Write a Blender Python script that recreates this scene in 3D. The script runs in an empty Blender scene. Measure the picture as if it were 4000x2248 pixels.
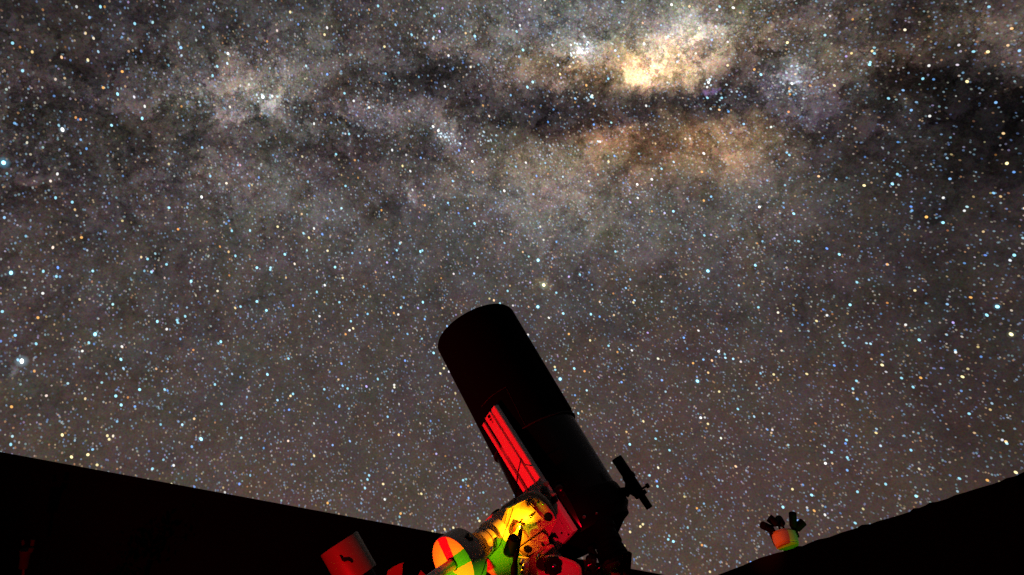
import bpy, bmesh, math, random
import numpy as np
from mathutils import Vector, Matrix

random.seed(7)
rng = np.random.default_rng(11)
S = bpy.context.scene
COL = S.collection

# ------------------------------------------------------------------ camera
PITCH = math.radians(37.7)
CAMZ = 0.9
F = 2666.7                                   # focal length in photograph pixels (24 mm)
cam_d = bpy.data.cameras.new('camera')
cam_d.lens = 24.0
cam_d.sensor_width = 36.0
cam_d.clip_end = 5000.0
cam_d.clip_start = 0.02
cam = bpy.data.objects.new('camera', cam_d)
COL.objects.link(cam)
cam.location = (0, 0, CAMZ)
cam.rotation_euler = (math.pi / 2 + PITCH, 0, 0)
S.camera = cam

# ------------------------------------------------------------------ world (night: practically no sky light of its own)
W = bpy.data.worlds.new("World")
S.world = W
W.use_nodes = True
W.node_tree.nodes['Background'].inputs[0].default_value = (0.02, 0.022, 0.03, 1)
W.node_tree.nodes['Background'].inputs[1].default_value = 0.02

S.view_settings.view_transform = 'Standard'
S.view_settings.look = 'None'
S.view_settings.exposure = 0.0
S.view_settings.gamma = 1.0
S.view_settings.use_curve_mapping = False
S.cycles.use_denoising = False
S.cycles.transparent_max_bounces = 12
S.cycles.max_bounces = 5
S.cycles.use_light_tree = False
S.cycles.sample_clamp_indirect = 3.0

CP, SP = math.cos(PITCH), math.sin(PITCH)

def cw(x, y, z):
    """direction in the camera's frame -> world direction"""
    return Vector((x, -y * SP - z * CP, y * CP - z * SP))

def at(px, py, d):
    """the point of the place that lies d metres deep where the photograph shows pixel (px, py)"""
    return cw((px - 2000) / F * d, -(py - 1124) / F * d, -d) + Vector((0, 0, CAMZ))

def ray(px, py):
    return cw((px - 2000) / F, -(py - 1124) / F, -1.0)

EYE = Vector((0, 0, CAMZ))

# ------------------------------------------------------------------ lamps that light the mount (positions below the frame)
DEC = cw(-0.618, -0.172, 0.767).normalized()          # direction of the declination axis
CW0 = at(1768, 2205, 1.45)                            # centre of the counterweight's face

def on_plane(px, py, p0, n):
    r = ray(px, py)
    return EYE + r * ((p0 - EYE).dot(n) / r.dot(n))

v_red_band = (on_plane(1722, 2098, CW0, DEC) - CW0).normalized()
v_green_band = (on_plane(1829, 2166, CW0, DEC) - CW0).normalized()
GREEN_POS = CW0 - v_red_band * 0.25 + DEC * 0.22
RED_POS = CW0 - v_green_band * 0.36 + DEC * 1.0
RED2_POS = at(2100, 2750, 0.72)

# ------------------------------------------------------------------ small helpers
def tag(o, label=None, cat=None, group=None, kind=None):
    if label: o['label'] = label
    if cat: o['category'] = cat
    if group: o['group'] = group
    if kind: o['kind'] = kind
    return o

def thing(name, loc, label, cat, group=None):
    o = bpy.data.objects.new(name, None)
    o.empty_display_size = 0.05
    COL.objects.link(o)
    o.location = loc
    return tag(o, label, cat, group)

def wloc(o):
    v = Vector((0, 0, 0))
    while o is not None:
        v = v + (o.location if o.type != 'MESH' or o.parent is None else Vector((0, 0, 0)))
        o = o.parent
    return v

def link(name, me, mat, parent=None, smooth=30):
    o = bpy.data.objects.new(name, me)
    COL.objects.link(o)
    if mat is not None and not len(me.materials):
        me.materials.append(mat)
    if smooth:
        me.polygons.foreach_set('use_smooth', [True] * len(me.polygons))
        me.set_sharp_from_angle(angle=math.radians(smooth))
    if parent is not None:
        o.parent = parent
        root = parent
        while root.parent is not None:
            root = root.parent
        if parent is root and root.type == 'EMPTY':
            o.matrix_parent_inverse = Matrix.Translation(-root.location)
    return o

def bm_obj(name, bm, mat, parent=None, smooth=30):
    bmesh.ops.recalc_face_normals(bm, faces=bm.faces)
    me = bpy.data.meshes.new(name)
    bm.to_mesh(me)
    bm.free()
    return link(name, me, mat, parent, smooth)

def lathe(bm, p0, axis, prof, seg=48, caps=True, ph=0.0):
    """rings of (distance along axis, radius); radius may be a function of the angle"""
    axis = Vector(axis).normalized()
    u = axis.orthogonal().normalized()
    v = axis.cross(u)
    rings = []
    for s, r in prof:
        ring = []
        for k in range(seg):
            a = 2 * math.pi * k / seg + ph
            rr = r(a) if callable(r) else r
            ring.append(bm.verts.new(Vector(p0) + axis * s + (u * math.cos(a) + v * math.sin(a)) * rr))
        rings.append(ring)
    for a, b in zip(rings, rings[1:]):
        for k in range(seg):
            bm.faces.new((a[k], a[(k + 1) % seg], b[(k + 1) % seg], b[k]))
    if caps:
        bm.faces.new(rings[0])
        bm.faces.new(rings[-1])
    return bm

def rod(bm, p0, p1, r0, r1=None, seg=24, caps=True, bev=0.0):
    p0, p1 = Vector(p0), Vector(p1)
    r1 = r0 if r1 is None else r1
    L = (p1 - p0).length
    if bev:
        prof = [(0, r0 - bev), (bev, r0), (L - bev, r1), (L, r1 - bev)]
    else:
        prof = [(0, r0), (L, r1)]
    return lathe(bm, p0, p1 - p0, prof, seg, caps)

def tube_path(bm, pts, r, seg=10):
    """a smooth hose through the points"""
    P = [Vector(p) for p in pts]
    out = []
    n = len(P)
    for i in range(n - 1):
        a, b, c, d = P[max(i - 1, 0)], P[i], P[i + 1], P[min(i + 2, n - 1)]
        for k in range(8):
            t = k / 8
            out.append(0.5 * ((2 * b) + (c - a) * t + (2 * a - 5 * b + 4 * c - d) * t * t + (3 * b - a - 3 * c + d) * t ** 3))
    out.append(P[-1])
    prev = None
    up = Vector((0.13, 0.9, 0.3)).normalized()
    for i, p in enumerate(out):
        t = (out[min(i + 1, len(out) - 1)] - out[max(i - 1, 0)]).normalized()
        x = t.cross(up).normalized()
        y = t.cross(x)
        rr = r(i / (len(out) - 1)) if callable(r) else r
        ring = [bm.verts.new(p + (x * math.cos(2 * math.pi * k / seg) + y * math.sin(2 * math.pi * k / seg)) * rr) for k in range(seg)]
        if prev:
            for k in range(seg):
                bm.faces.new((prev[k], prev[(k + 1) % seg], ring[(k + 1) % seg], ring[k]))
        else:
            bm.faces.new(ring)
        prev = ring
    bm.faces.new(prev)
    return bm

def prism(bm, pts, thick, bev=0.0, seg=2, taper=1.0):
    """closed polygon pushed along the vector `thick`"""
    thick = Vector(thick)
    c = sum((Vector(p) for p in pts), Vector()) / len(pts)
    a = [bm.verts.new(p) for p in pts]
    b = [bm.verts.new(c + (Vector(p) - c) * taper + thick) for p in pts]
    n = len(pts)
    fs = [bm.faces.new(a), bm.faces.new(b)]
    for k in range(n):
        fs.append(bm.faces.new((a[k], a[(k + 1) % n], b[(k + 1) % n], b[k])))
    if bev:
        ed = list({e for f in fs for e in f.edges})
        bmesh.ops.bevel(bm, geom=ed, offset=bev, segments=seg, profile=0.5, affect='EDGES', clamp_overlap=True)
    return bm

def slab(bm, pix, p0, n, thick, bev=0.0, seg=2, taper=1.0):
    """a plate whose face lies in the plane (p0, n); its outline given by where the photograph shows its corners"""
    n = Vector(n).normalized()
    pts = [on_plane(x, y, p0, n) for x, y in pix]
    c = sum(pts, Vector()) / len(pts)
    if thick < 0.02:
        return prism(bm, pts, -n * thick, bev, seg, taper)
    return prism(bm, pts, (c - EYE).normalized() * thick, bev, seg, taper)

def box(bm, c, x, y, z, hx, hy, hz, bev=0.0):
    c, x, y, z = Vector(c), Vector(x), Vector(y), Vector(z)
    pts = [c + x * hx * a + y * hy * b - z * hz for a, b in ((-1, -1), (1, -1), (1, 1), (-1, 1))]
    return prism(bm, pts, z * hz * 2, bev)

# ------------------------------------------------------------------ materials
def mat(name, col, rough=0.5, metal=0.0, spec=0.5, noise=None, bump=0.0, bscale=200.0, coat=0.0):
    m = bpy.data.materials.new(name)
    m.use_nodes = True
    nt = m.node_tree
    b = nt.nodes['Principled BSDF']
    b.inputs['Base Color'].default_value = (*col, 1)
    b.inputs['Roughness'].default_value = rough
    b.inputs['Metallic'].default_value = metal
    b.inputs['Specular IOR Level'].default_value = spec
    b.inputs['Coat Weight'].default_value = coat
    tc = nt.nodes.new('ShaderNodeTexCoord')
    if noise:
        amt, sc = noise
        nz = nt.nodes.new('ShaderNodeTexNoise')
        nz.inputs['Scale'].default_value = sc
        nz.inputs['Detail'].default_value = 5
        nt.links.new(tc.outputs['Object'], nz.inputs['Vector'])
        mx = nt.nodes.new('ShaderNodeMix')
        mx.data_type = 'RGBA'
        mx.inputs[6].default_value = (*[c * (1 - amt) for c in col], 1)
        mx.inputs[7].default_value = (*[min(1, c * (1 + amt)) for c in col], 1)
        nt.links.new(nz.outputs['Fac'], mx.inputs[0])
        nt.links.new(mx.outputs[2], b.inputs['Base Color'])
        mr = nt.nodes.new('ShaderNodeMapRange')
        mr.inputs[3].default_value = max(0.02, rough - 0.12)
        mr.inputs[4].default_value = min(1, rough + 0.12)
        nt.links.new(nz.outputs['Fac'], mr.inputs[0])
        nt.links.new(mr.outputs[0], b.inputs['Roughness'])
    if bump:
        n2 = nt.nodes.new('ShaderNodeTexNoise')
        n2.inputs['Scale'].default_value = bscale
        n2.inputs['Detail'].default_value = 3
        nt.links.new(tc.outputs['Object'], n2.inputs['Vector'])
        bp = nt.nodes.new('ShaderNodeBump')
        bp.inputs['Strength'].default_value = bump
        bp.inputs['Distance'].default_value = 0.002
        nt.links.new(n2.outputs['Fac'], bp.inputs['Height'])
        nt.links.new(bp.outputs[0], b.inputs['Normal'])
    return m

WHITE = mat('white_powder_paint', (0.52, 0.43, 0.33), 0.36, noise=(0.05, 9), bump=0.03, bscale=500)
WEIGHT = mat('white_weight_enamel', (0.52, 0.45, 0.36), 0.42, noise=(0.05, 14))
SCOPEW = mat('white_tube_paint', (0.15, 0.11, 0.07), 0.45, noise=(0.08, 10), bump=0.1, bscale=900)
BLACK = mat('black_tube_paint', (0.0022, 0.0022, 0.0023), 0.5, spec=0.05, noise=(0.3, 14))
SHIELD = mat('black_foam_shield', (0.0015, 0.0015, 0.0015), 0.95, spec=0.03, noise=(0.3, 30))
BPLAST = mat('black_plastic', (0.010, 0.009, 0.009), 0.42, spec=0.3, noise=(0.2, 60))
BGLOSS = mat('black_glossy_metal', (0.012, 0.012, 0.012), 0.22, spec=0.5)
RUBBER = mat('black_rubber', (0.0022, 0.0022, 0.0022), 0.7, spec=0.08)
ALU = mat('anodised_aluminium', (0.62, 0.60, 0.60), 0.36, spec=0.5, noise=(0.10, 18))
STEEL = mat('steel', (0.55, 0.53, 0.50), 0.22, metal=1.0)
CHROME = mat('polished_bar_steel', (0.42, 0.41, 0.39), 0.3, metal=0.75, noise=(0.15, 30))
WALLM = mat('black_stained_boards', (0.002, 0.002, 0.002), 0.95, spec=0.02, noise=(0.4, 5))
FLOORM = mat('dark_concrete', (0.03, 0.028, 0.026), 0.9, spec=0.1, noise=(0.3, 4))
GRNDM = mat('dark_grass_ground', (0.02, 0.025, 0.012), 0.95, spec=0.05, noise=(0.5, 3))
REDP = mat('red_plastic', (0.12, 0.008, 0.007), 0.4)
PRINT = mat('black_print', (0.02, 0.015, 0.01), 0.5)
LEAF = mat('leaf_green', (0.0006, 0.015, 0.003), 1.0, spec=0.0)
DRUMM = mat('lacquered_metal_drum', (0.30, 0.27, 0.22), 0.24, metal=0.0, spec=0.8, noise=(0.25, 14))
DIMM = mat('dimmed_drum_paint', (0.014, 0.012, 0.010), 0.9, spec=0.02, noise=(0.4, 30))  # drum paint darkened so the far-left fitting looks unlit
DPLAST = mat('dark_grey_plastic', (0.012, 0.011, 0.010), 0.6, noise=(0.3, 20))

def emit(name, col, k, sampling='NONE'):
    m = bpy.data.materials.new(name)
    m.use_nodes = True
    nt = m.node_tree
    nt.nodes.remove(nt.nodes['Principled BSDF'])
    e = nt.nodes.new('ShaderNodeEmission')
    e.inputs[0].default_value = (*col, 1)
    e.inputs[1].default_value = k
    nt.links.new(e.outputs[0], nt.nodes['Material Output'].inputs[0])
    m.cycles.emission_sampling = sampling
    return m

# ------------------------------------------------------------------ sky: the milky way as a procedural glow on a far dome
def sky_dir(px, py):
    return ray(px, py).normalized()

def srgb(c):
    out = []
    for v in c:
        v = v / 255
        out.append(v / 12.92 if v <= 0.04045 else ((v + 0.055) / 1.055) ** 2.4)
    return out

# bright clouds: x, y, reach x, reach y, tilt, colour added (linear)
BRIGHT = [
    (2600, 240, 300, 135, -22, (0.80, 0.56, 0.32)),
    (2530, 255, 470, 170, -12, (0.30, 0.20, 0.105)),
    (2450, 370, 900, 170, 0, (0.020, 0.018, 0.026)),
    (1600, 380, 900, 200, 0, (0.006, 0.006, 0.011)),
    (2500, 290, 270, 110, 4, (0.24, 0.15, 0.07)),
    (2380, 265, 420, 120, 4, (0.16, 0.09, 0.03)),
    (2670, 135, 360, 160, -14, (0.20, 0.18, 0.135)),
    (2690, 105, 130, 90, -20, (0.16, 0.16, 0.14)),
    (2480, 370, 130, 80, 0, (0.12, 0.11, 0.10)),
    (2640, 60, 620, 260, 0, (0.10, 0.11, 0.09)),
    (2330, 150, 560, 260, -5, (0.13, 0.125, 0.10)),
    (2270, 190, 110, 80, 0, (0.40, 0.42, 0.42)),
    (2250, 260, 320, 150, 10, (0.17, 0.12, 0.07)),
    (2290, 290, 160, 70, 50, (0.12, 0.07, 0.03)),
    (2060, 60, 520, 240, 0, (0.07, 0.08, 0.08)),
    (2900, 160, 460, 260, 10, (0.12, 0.085, 0.055)),
    (3130, 130, 500, 300, 0, (0.055, 0.045, 0.03)),
    (3090, 320, 170, 110, 10, (0.17, 0.17, 0.23)),
    (3160, 400, 320, 160, 20, (0.06, 0.055, 0.075)),
    (2768, 320, 34, 34, -60, (0.25, 0.15, 0.42)),
    (3430, 235, 320, 130, -20, (0.10, 0.075, 0.045)),
    (3300, 330, 420, 200, 0, (0.03, 0.024, 0.02)),
    (1060, 378, 300, 130, -4, (0.24, 0.225, 0.20)),
    (1040, 370, 620, 300, -8, (0.11, 0.10, 0.088)),
    (800, 400, 560, 240, -15, (0.065, 0.055, 0.045)),
    (1180, 395, 200, 60, 0, (0.14, 0.13, 0.13)),
    (1450, 420, 300, 120, 0, (0.06, 0.055, 0.06)),
    (1250, 180, 900, 260, 0, (0.022, 0.022, 0.02)),
    (1830, 120, 600, 260, 0, (0.04, 0.04, 0.035)),
    (1950, 260, 380, 220, 10, (0.07, 0.055, 0.04)),
    (1740, 530, 160, 90, 35, (0.12, 0.12, 0.13)),
    (1620, 420, 340, 120, 10, (0.045, 0.035, 0.03)),
    (2170, 640, 420, 220, 8, (0.125, 0.09, 0.05)),
    (2400, 540, 220, 130, 0, (0.16, 0.08, 0.028)),
    (2440, 600, 160, 90, 60, (0.07, 0.04, 0.015)),
    (2360, 590, 170, 90, 0, (0.08, 0.05, 0.02)),
    (2480, 500, 420, 170, 0, (0.06, 0.035, 0.015)),
    (2700, 590, 450, 230, -8, (0.25, 0.148, 0.062)),
    (3600, 190, 420, 260, 0, (0.022, 0.010, 0.003)),
    (2620, 520, 520, 120, 4, (0.05, 0.024, 0.006)),
    (2870, 560, 300, 160, -20, (0.05, 0.03, 0.012)),
    (2870, 640, 320, 200, 0, (0.07, 0.052, 0.03)),
    (2850, 760, 420, 240, 20, (0.05, 0.045, 0.035)),
    (3000, 560, 330, 220, 0, (0.05, 0.035, 0.02)),
    (2230, 800, 640, 330, 0, (0.085, 0.08, 0.068)),
    (2080, 730, 500, 220, 0, (0.05, 0.045, 0.036)),
    (1750, 620, 460, 260, 0, (0.04, 0.035, 0.03)),
    (2100, 940, 900, 420, 0, (0.026, 0.028, 0.026)),
    (1180, 780, 720, 400, 15, (0.042, 0.041, 0.038)),
    (1000, 700, 420, 300, 0, (0.035, 0.03, 0.025)),
    (700, 700, 600, 300, 0, (0.012, 0.01, 0.009)),
    (2900, 870, 700, 400, 0, (0.025, 0.022, 0.018)),
    (3960, 250, 330, 200, 25, (0.05, 0.038, 0.028)),
    (3850, 150, 400, 160, 20, (0.03, 0.024, 0.018)),
    (3560, 190, 260, 160, 30, (0.02, 0.012, 0.006)),
    (240, 210, 420, 120, 20, (0.012, 0.010, 0.010)),
    (2124, 1113, 60, 60, 0, (0.05, 0.04, 0.01)),
    (86, 1410, 40, 40, 0, (0.10, 0.10, 0.10)),
    (1612, 742, 46, 46, 0, (0.25, 0.24, 0.22)),
    (1420, 1430, 2100, 700, 0, (0.020, 0.0185, 0.0165)),
    (1500, 2150, 2600, 600, 6, (0.030, 0.021, 0.017)),
    (2700, 1750, 1500, 900, 0, (0.020, 0.010, 0.008)),
    (2100, 560, 3800, 900, 0, (0.012, 0.010, 0.009)),
]
# dust lanes: x, y, reach x, reach y, tilt, share of the light they take
DARK = [
    (760, 520, 620, 90, 7, 0.42),
    (980, 600, 300, 50, 28, 0.40),
    (1300, 700, 240, 36, 40, 0.35),
    (2330, 700, 120, 26, -75, 0.45),
    (2640, 470, 260, 34, -8, 0.45),
    (2200, 470, 220, 40, 18, 0.40),
    (3180, 250, 170, 36, 24, 0.45),
    (100, 100, 560, 260, 0, 0.55),
    (600, 508, 400, 110, 3, 0.65),
    (350, 280, 220, 120, 12, 0.55),
    (2360, 330, 140, 85, 10, 0.78),
    (2530, 582, 150, 90, -10, 0.78),
    (1630, 310, 230, 95, -12, 0.72),
    (1304, 373, 150, 60, -45, 0.72),
    (1180, 420, 120, 50, -60, 0.59),
    (2096, 419, 170, 130, 10, 0.72),
    (2020, 520, 130, 150, 20, 0.52),
    (2370, 305, 110, 85, 0, 0.78),
    (2470, 370, 160, 80, 20, 0.52),
    (2560, 400, 260, 60, 5, 0.52),
    (3028, 248, 130, 60, 50, 0.78),
    (2860, 300, 180, 60, -20, 0.65),
    (1640, 640, 60, 170, 5, 0.45),
    (1940, 668, 60, 180, 10, 0.45),
    (1380, 650, 230, 60, 48, 0.52),
    (1120, 520, 260, 60, 14, 0.52),
    (1480, 830, 160, 38, -48, 0.59),
    (2350, 750, 60, 40, -40, 0.72),
    (2400, 690, 150, 42, -52, 0.65),
    (2290, 1020, 220, 40, -50, 0.42),
    (2780, 300, 120, 60, 0, 0.45),
    (2150, 250, 160, 60, 30, 0.39),
    (1870, 380, 110, 60, 0, 0.59),
    (640, 500, 380, 80, 3, 0.52),
    (930, 540, 260, 70, 12, 0.52),
    (300, 300, 200, 70, 15, 0.59),
    (2620, 700, 90, 130, 30, 0.45),
    (2720, 760, 60, 130, 10, 0.45),
    (2780, 640, 160, 40, 30, 0.33),
    (560, 500, 620, 140, 5, 0.33),
    (850, 490, 520, 110, -3, 0.27),
    (400, 270, 360, 130, 12, 0.36),
    (160, 200, 420, 200, 20, 0.18),
    (120, 30, 700, 200, 0, 0.21),
    (1290, 360, 300, 110, -20, 0.33),
    (1560, 310, 420, 130, -4, 0.37),
    (1300, 420, 200, 150, 10, 0.24),
    (1760, 330, 280, 120, 15, 0.30),
    (1850, 440, 260, 120, 0, 0.30),
    (2350, 320, 170, 110, 10, 0.40),
    (2340, 400, 380, 120, 4, 0.37),
    (2620, 410, 460, 110, 3, 0.37),
    (2130, 450, 380, 120, 0, 0.37),
    (2060, 520, 360, 110, 0, 0.30),
    (2860, 380, 320, 120, -5, 0.30),
    (3010, 240, 260, 130, 15, 0.33),
    (2535, 580, 200, 120, -10, 0.80),
    (2440, 660, 200, 60, -60, 0.36),
    (2350, 735, 110, 50, -50, 0.36),
    (2680, 700, 240, 110, 40, 0.27),
    (2740, 770, 170, 80, 60, 0.27),
    (2540, 840, 240, 90, 10, 0.18),
    (2330, 1020, 320, 70, -50, 0.18),
    (1480, 650, 380, 170, 20, 0.19),
    (1440, 840, 260, 50, -35, 0.20),
    (1700, 860, 460, 170, 0, 0.13),
    (1180, 590, 420, 140, 10, 0.18),
    (560, 680, 700, 200, 0, 0.13),
    (700, 860, 500, 160, 10, 0.11),
    (120, 640, 420, 200, 0, 0.17),
    (3200, 480, 420, 150, 5, 0.21),
    (3540, 90, 150, 260, 12, 0.62),
    (3620, 180, 330, 110, 20, 0.42),
    (3620, 310, 460, 170, -3, 0.80),
    (3900, 420, 520, 260, 8, 0.90),
    (3980, 560, 420, 330, 0, 0.85),
    (3500, 560, 560, 300, 0, 0.45),
    (3720, 760, 700, 420, 0, 0.50),
    (3600, 1050, 900, 500, 0, 0.30),
    (3850, 1350, 700, 600, 0, 0.32),
    (3900, 1750, 500, 400, 0, 0.25),
    (3350, 420, 300, 120, -15, 0.21),
    (2900, 60, 120, 160, 0, 0.11),
    (2480, 110, 200, 70, -12, 0.18),
    (2350, 240, 190, 60, 20, 0.15),
    (60, 900, 600, 700, 0, 0.08),
    (100, 1400, 700, 500, 0, 0.07),
]

def make_sky():
    bm = bmesh.new()
    bmesh.ops.create_uvsphere(bm, u_segments=96, v_segments=48, radius=1500)
    bmesh.ops.delete(bm, geom=[v for v in bm.verts if v.co.z < -250], context='VERTS')
    for f in bm.faces:
        f.normal_flip()
    me = bpy.data.meshes.new('sky')
    bm.to_mesh(me)
    bm.free()
    m = bpy.data.materials.new('night_sky')
    m.use_nodes = True
    m.cycles.emission_sampling = 'NONE'
    nt = m.node_tree
    N, L = nt.nodes, nt.links
    N.remove(N['Principled BSDF'])
    tc = N.new('ShaderNodeTexCoord')
    nrm = N.new('ShaderNodeVectorMath'); nrm.operation = 'NORMALIZE'
    L.new(tc.outputs['Object'], nrm.inputs[0])

    def noise(scale, detail, rough=0.55, vec=None, dist=0.0, col=False, lac=2.0):
        n = N.new('ShaderNodeTexNoise')
        n.inputs['Scale'].default_value = scale
        n.inputs['Detail'].default_value = detail
        n.inputs['Roughness'].default_value = rough
        n.inputs['Lacunarity'].default_value = lac
        n.inputs['Distortion'].default_value = dist
        L.new(vec if vec is not None else nrm.outputs[0], n.inputs['Vector'])
        return n.outputs['Color'] if col else n.outputs['Fac']

    def vm(op, a, b=None, c=None):
        n = N.new('ShaderNodeVectorMath'); n.operation = op
        for i, x in enumerate((a, b, c)):
            if x is None: continue
            if isinstance(x, (tuple, list)): n.inputs[i].default_value = x
            else: L.new(x, n.inputs[i])
        return n.outputs[0]

    def ma(op, a, b=None, c=None):
        n = N.new('ShaderNodeMath'); n.operation = op
        for i, x in enumerate((a, b, c)):
            if x is None: continue
            if isinstance(x, (int, float)): n.inputs[i].default_value = x
            else: L.new(x, n.inputs[i])
        return n.outputs[0]

    def rng_(x, a, b, c, d, smooth=False):
        n = N.new('ShaderNodeMapRange')
        if smooth: n.interpolation_type = 'SMOOTHSTEP'
        L.new(x, n.inputs[0])
        for i, v in enumerate((a, b, c, d)): n.inputs[i + 1].default_value = v
        return n.outputs[0]

    # domain warp makes the clouds ragged
    w1 = noise(5.0, 6, 0.62, col=True)
    w1 = vm('SUBTRACT', w1, (0.5, 0.5, 0.5))
    warped = vm('MULTIPLY_ADD', w1, (0.085, 0.085, 0.085), nrm.outputs[0])
    w2 = noise(20.0, 8, 0.74, col=True)
    w2 = vm('SUBTRACT', w2, (0.5, 0.5, 0.5))
    warped = vm('MULTIPLY_ADD', w2, (0.072, 0.072, 0.072), warped)

    def blob(x, y, rx, ry, tilt):
        c = sky_dir(x, y)
        e1 = sky_dir(x + 40, y) - c
        e1n = e1.normalized()
        e2 = c.cross(e1n).normalized()
        if e2.dot(sky_dir(x, y + 40) - c) < 0: e2 = -e2
        k1 = (sky_dir(x + 40, y) - c).length / 40
        k2 = (sky_dir(x, y + 40) - c).length / 40
        t = math.radians(tilt)
        f1 = (e1n * math.cos(t) + e2 * math.sin(t)).normalized()
        f3 = c.normalized()
        f1 = (f1 - f3 * f1.dot(f3)).normalized()
        f2 = f3.cross(f1)
        R = Matrix((f1, f2, f3)).transposed()
        mp = N.new('ShaderNodeMapping')
        mp.vector_type = 'TEXTURE'
        mp.inputs['Location'].default_value = c
        mp.inputs['Rotation'].default_value = R.to_euler('XYZ')
        mp.inputs['Scale'].default_value = (rx * k1, ry * k2, max(rx * k1, 0.3))
        L.new(warped, mp.inputs['Vector'])
        g = N.new('ShaderNodeTexGradient')
        g.gradient_type = 'SPHERICAL'
        L.new(mp.outputs[0], g.inputs[0])
        return g.outputs['Fac']

    # the sky's own glow: a touch warmer and brighter towards the horizon; the band of the galaxy runs on beyond the frame
    sep = N.new('ShaderNodeSeparateXYZ')
    L.new(nrm.outputs[0], sep.inputs[0])
    a, b = sky_dir(0, 420), sky_dir(4000, 250)
    npole = a.cross(b).normalized()
    dt = N.new('ShaderNodeVectorMath'); dt.operation = 'DOT_PRODUCT'
    L.new(warped, dt.inputs[0]); dt.inputs[1].default_value = npole
    band = rng_(ma('ABSOLUTE', dt.outputs['Value']), 0.0, 0.42, 1.0, 0.0, True)
    acc = vm('MULTIPLY_ADD', band, (0.016, 0.0135, 0.0135), (0.034, 0.0285, 0.0285))
    low = rng_(sep.outputs['Z'], 0.75, 0.0, 0.0, 1.0, True)
    acc = vm('MULTIPLY_ADD', low, (0.027, 0.0120, 0.0020), acc)
    for x, y, rx, ry, t, col in BRIGHT:
        f = rng_(blob(x, y, rx, ry, t), 0, 1, 0, 1, True)
        acc = vm('MULTIPLY_ADD', f, col, acc)
    T = T2 = None
    for x, y, rx, ry, t, k in DARK:
        soft = x > 3450 or rx > 500
        f = rng_(blob(x, y, rx, ry, t) if soft else blob(x, y, rx * 0.86, ry * 0.86, t), 0, 0.9 if soft else 0.55, 1, 1 - k, True)
        if x > 3450:
            T2 = f if T2 is None else ma('MULTIPLY', T2, f)
        else:
            T = f if T is None else ma('MULTIPLY', T, f)
    T = ma('MULTIPLY_ADD', T, 0.62, 0.38)
    T = ma('MULTIPLY', T, ma('MULTIPLY_ADD', T2, 0.92, 0.08))
    acc = vm('MULTIPLY', acc, T)
    acc = vm('ADD', acc, (0.003, 0.003, 0.0036))
    # mottling: clouds, then the unresolved faint stars
    near_band = rng_(ma('ABSOLUTE', dt.outputs['Value']), 0.05, 0.55, 1.0, 0.25, True)
    c1 = rng_(noise(24.0, 8, 0.72, warped), 0.32, 0.68, -0.62, 0.62)
    c2 = rng_(noise(130.0, 5, 0.8, nrm.outputs[0]), 0.3, 0.7, -0.42, 0.42)
    mott = ma('MULTIPLY_ADD', ma('ADD', c1, c2), near_band, 1.0)
    mott = ma('MAXIMUM', mott, 0.15)
    acc = vm('MULTIPLY', acc, mott)
    # dust veins: thin dark filaments where a ridged noise crosses its middle
    v1 = rng_(ma('ABSOLUTE', ma('SUBTRACT', noise(11.0, 7, 0.62, warped), 0.5)), 0.0, 0.045, 0.66, 0.0, True)
    v2 = rng_(ma('ABSOLUTE', ma('SUBTRACT', noise(27.0, 6, 0.62, warped), 0.5)), 0.0, 0.05, 0.50, 0.0, True)
    vein = ma('MULTIPLY', ma('MAXIMUM', v1, v2), rng_(ma('ABSOLUTE', dt.outputs['Value']), 0.02, 0.26, 1.0, 0.0, True))
    vein = ma('SUBTRACT', 1.0, vein)
    acc = vm('MULTIPLY', acc, vein)
    tint = noise(20.0, 6, 0.7, col=True)
    tint = vm('MULTIPLY_ADD', vm('SUBTRACT', tint, (0.5, 0.5, 0.5)), (0.80, 0.45, 0.95), (1.02, 0.98, 0.99))
    acc = vm('MULTIPLY', acc, tint)
    g = noise(420.0, 2, 0.8, col=True)
    g = vm('MULTIPLY_ADD', vm('SUBTRACT', g, (0.5, 0.5, 0.5)), (1.5, 1.5, 1.7), (1, 1, 1))
    acc = vm('MULTIPLY', acc, vm('MAXIMUM', g, (0.1, 0.1, 0.1)))
    acc = vm('MULTIPLY', acc, (1.04, 1.02, 1.01))
    e = N.new('ShaderNodeEmission')
    L.new(acc, e.inputs[0])
    e.inputs[1].default_value = 1.0
    L.new(e.outputs[0], N['Material Output'].inputs[0])
    o = link('sky', me, m, smooth=0)
    tag(o, 'night sky with the milky way glowing over dark dust lanes', 'sky', kind='structure')

make_sky()

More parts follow.
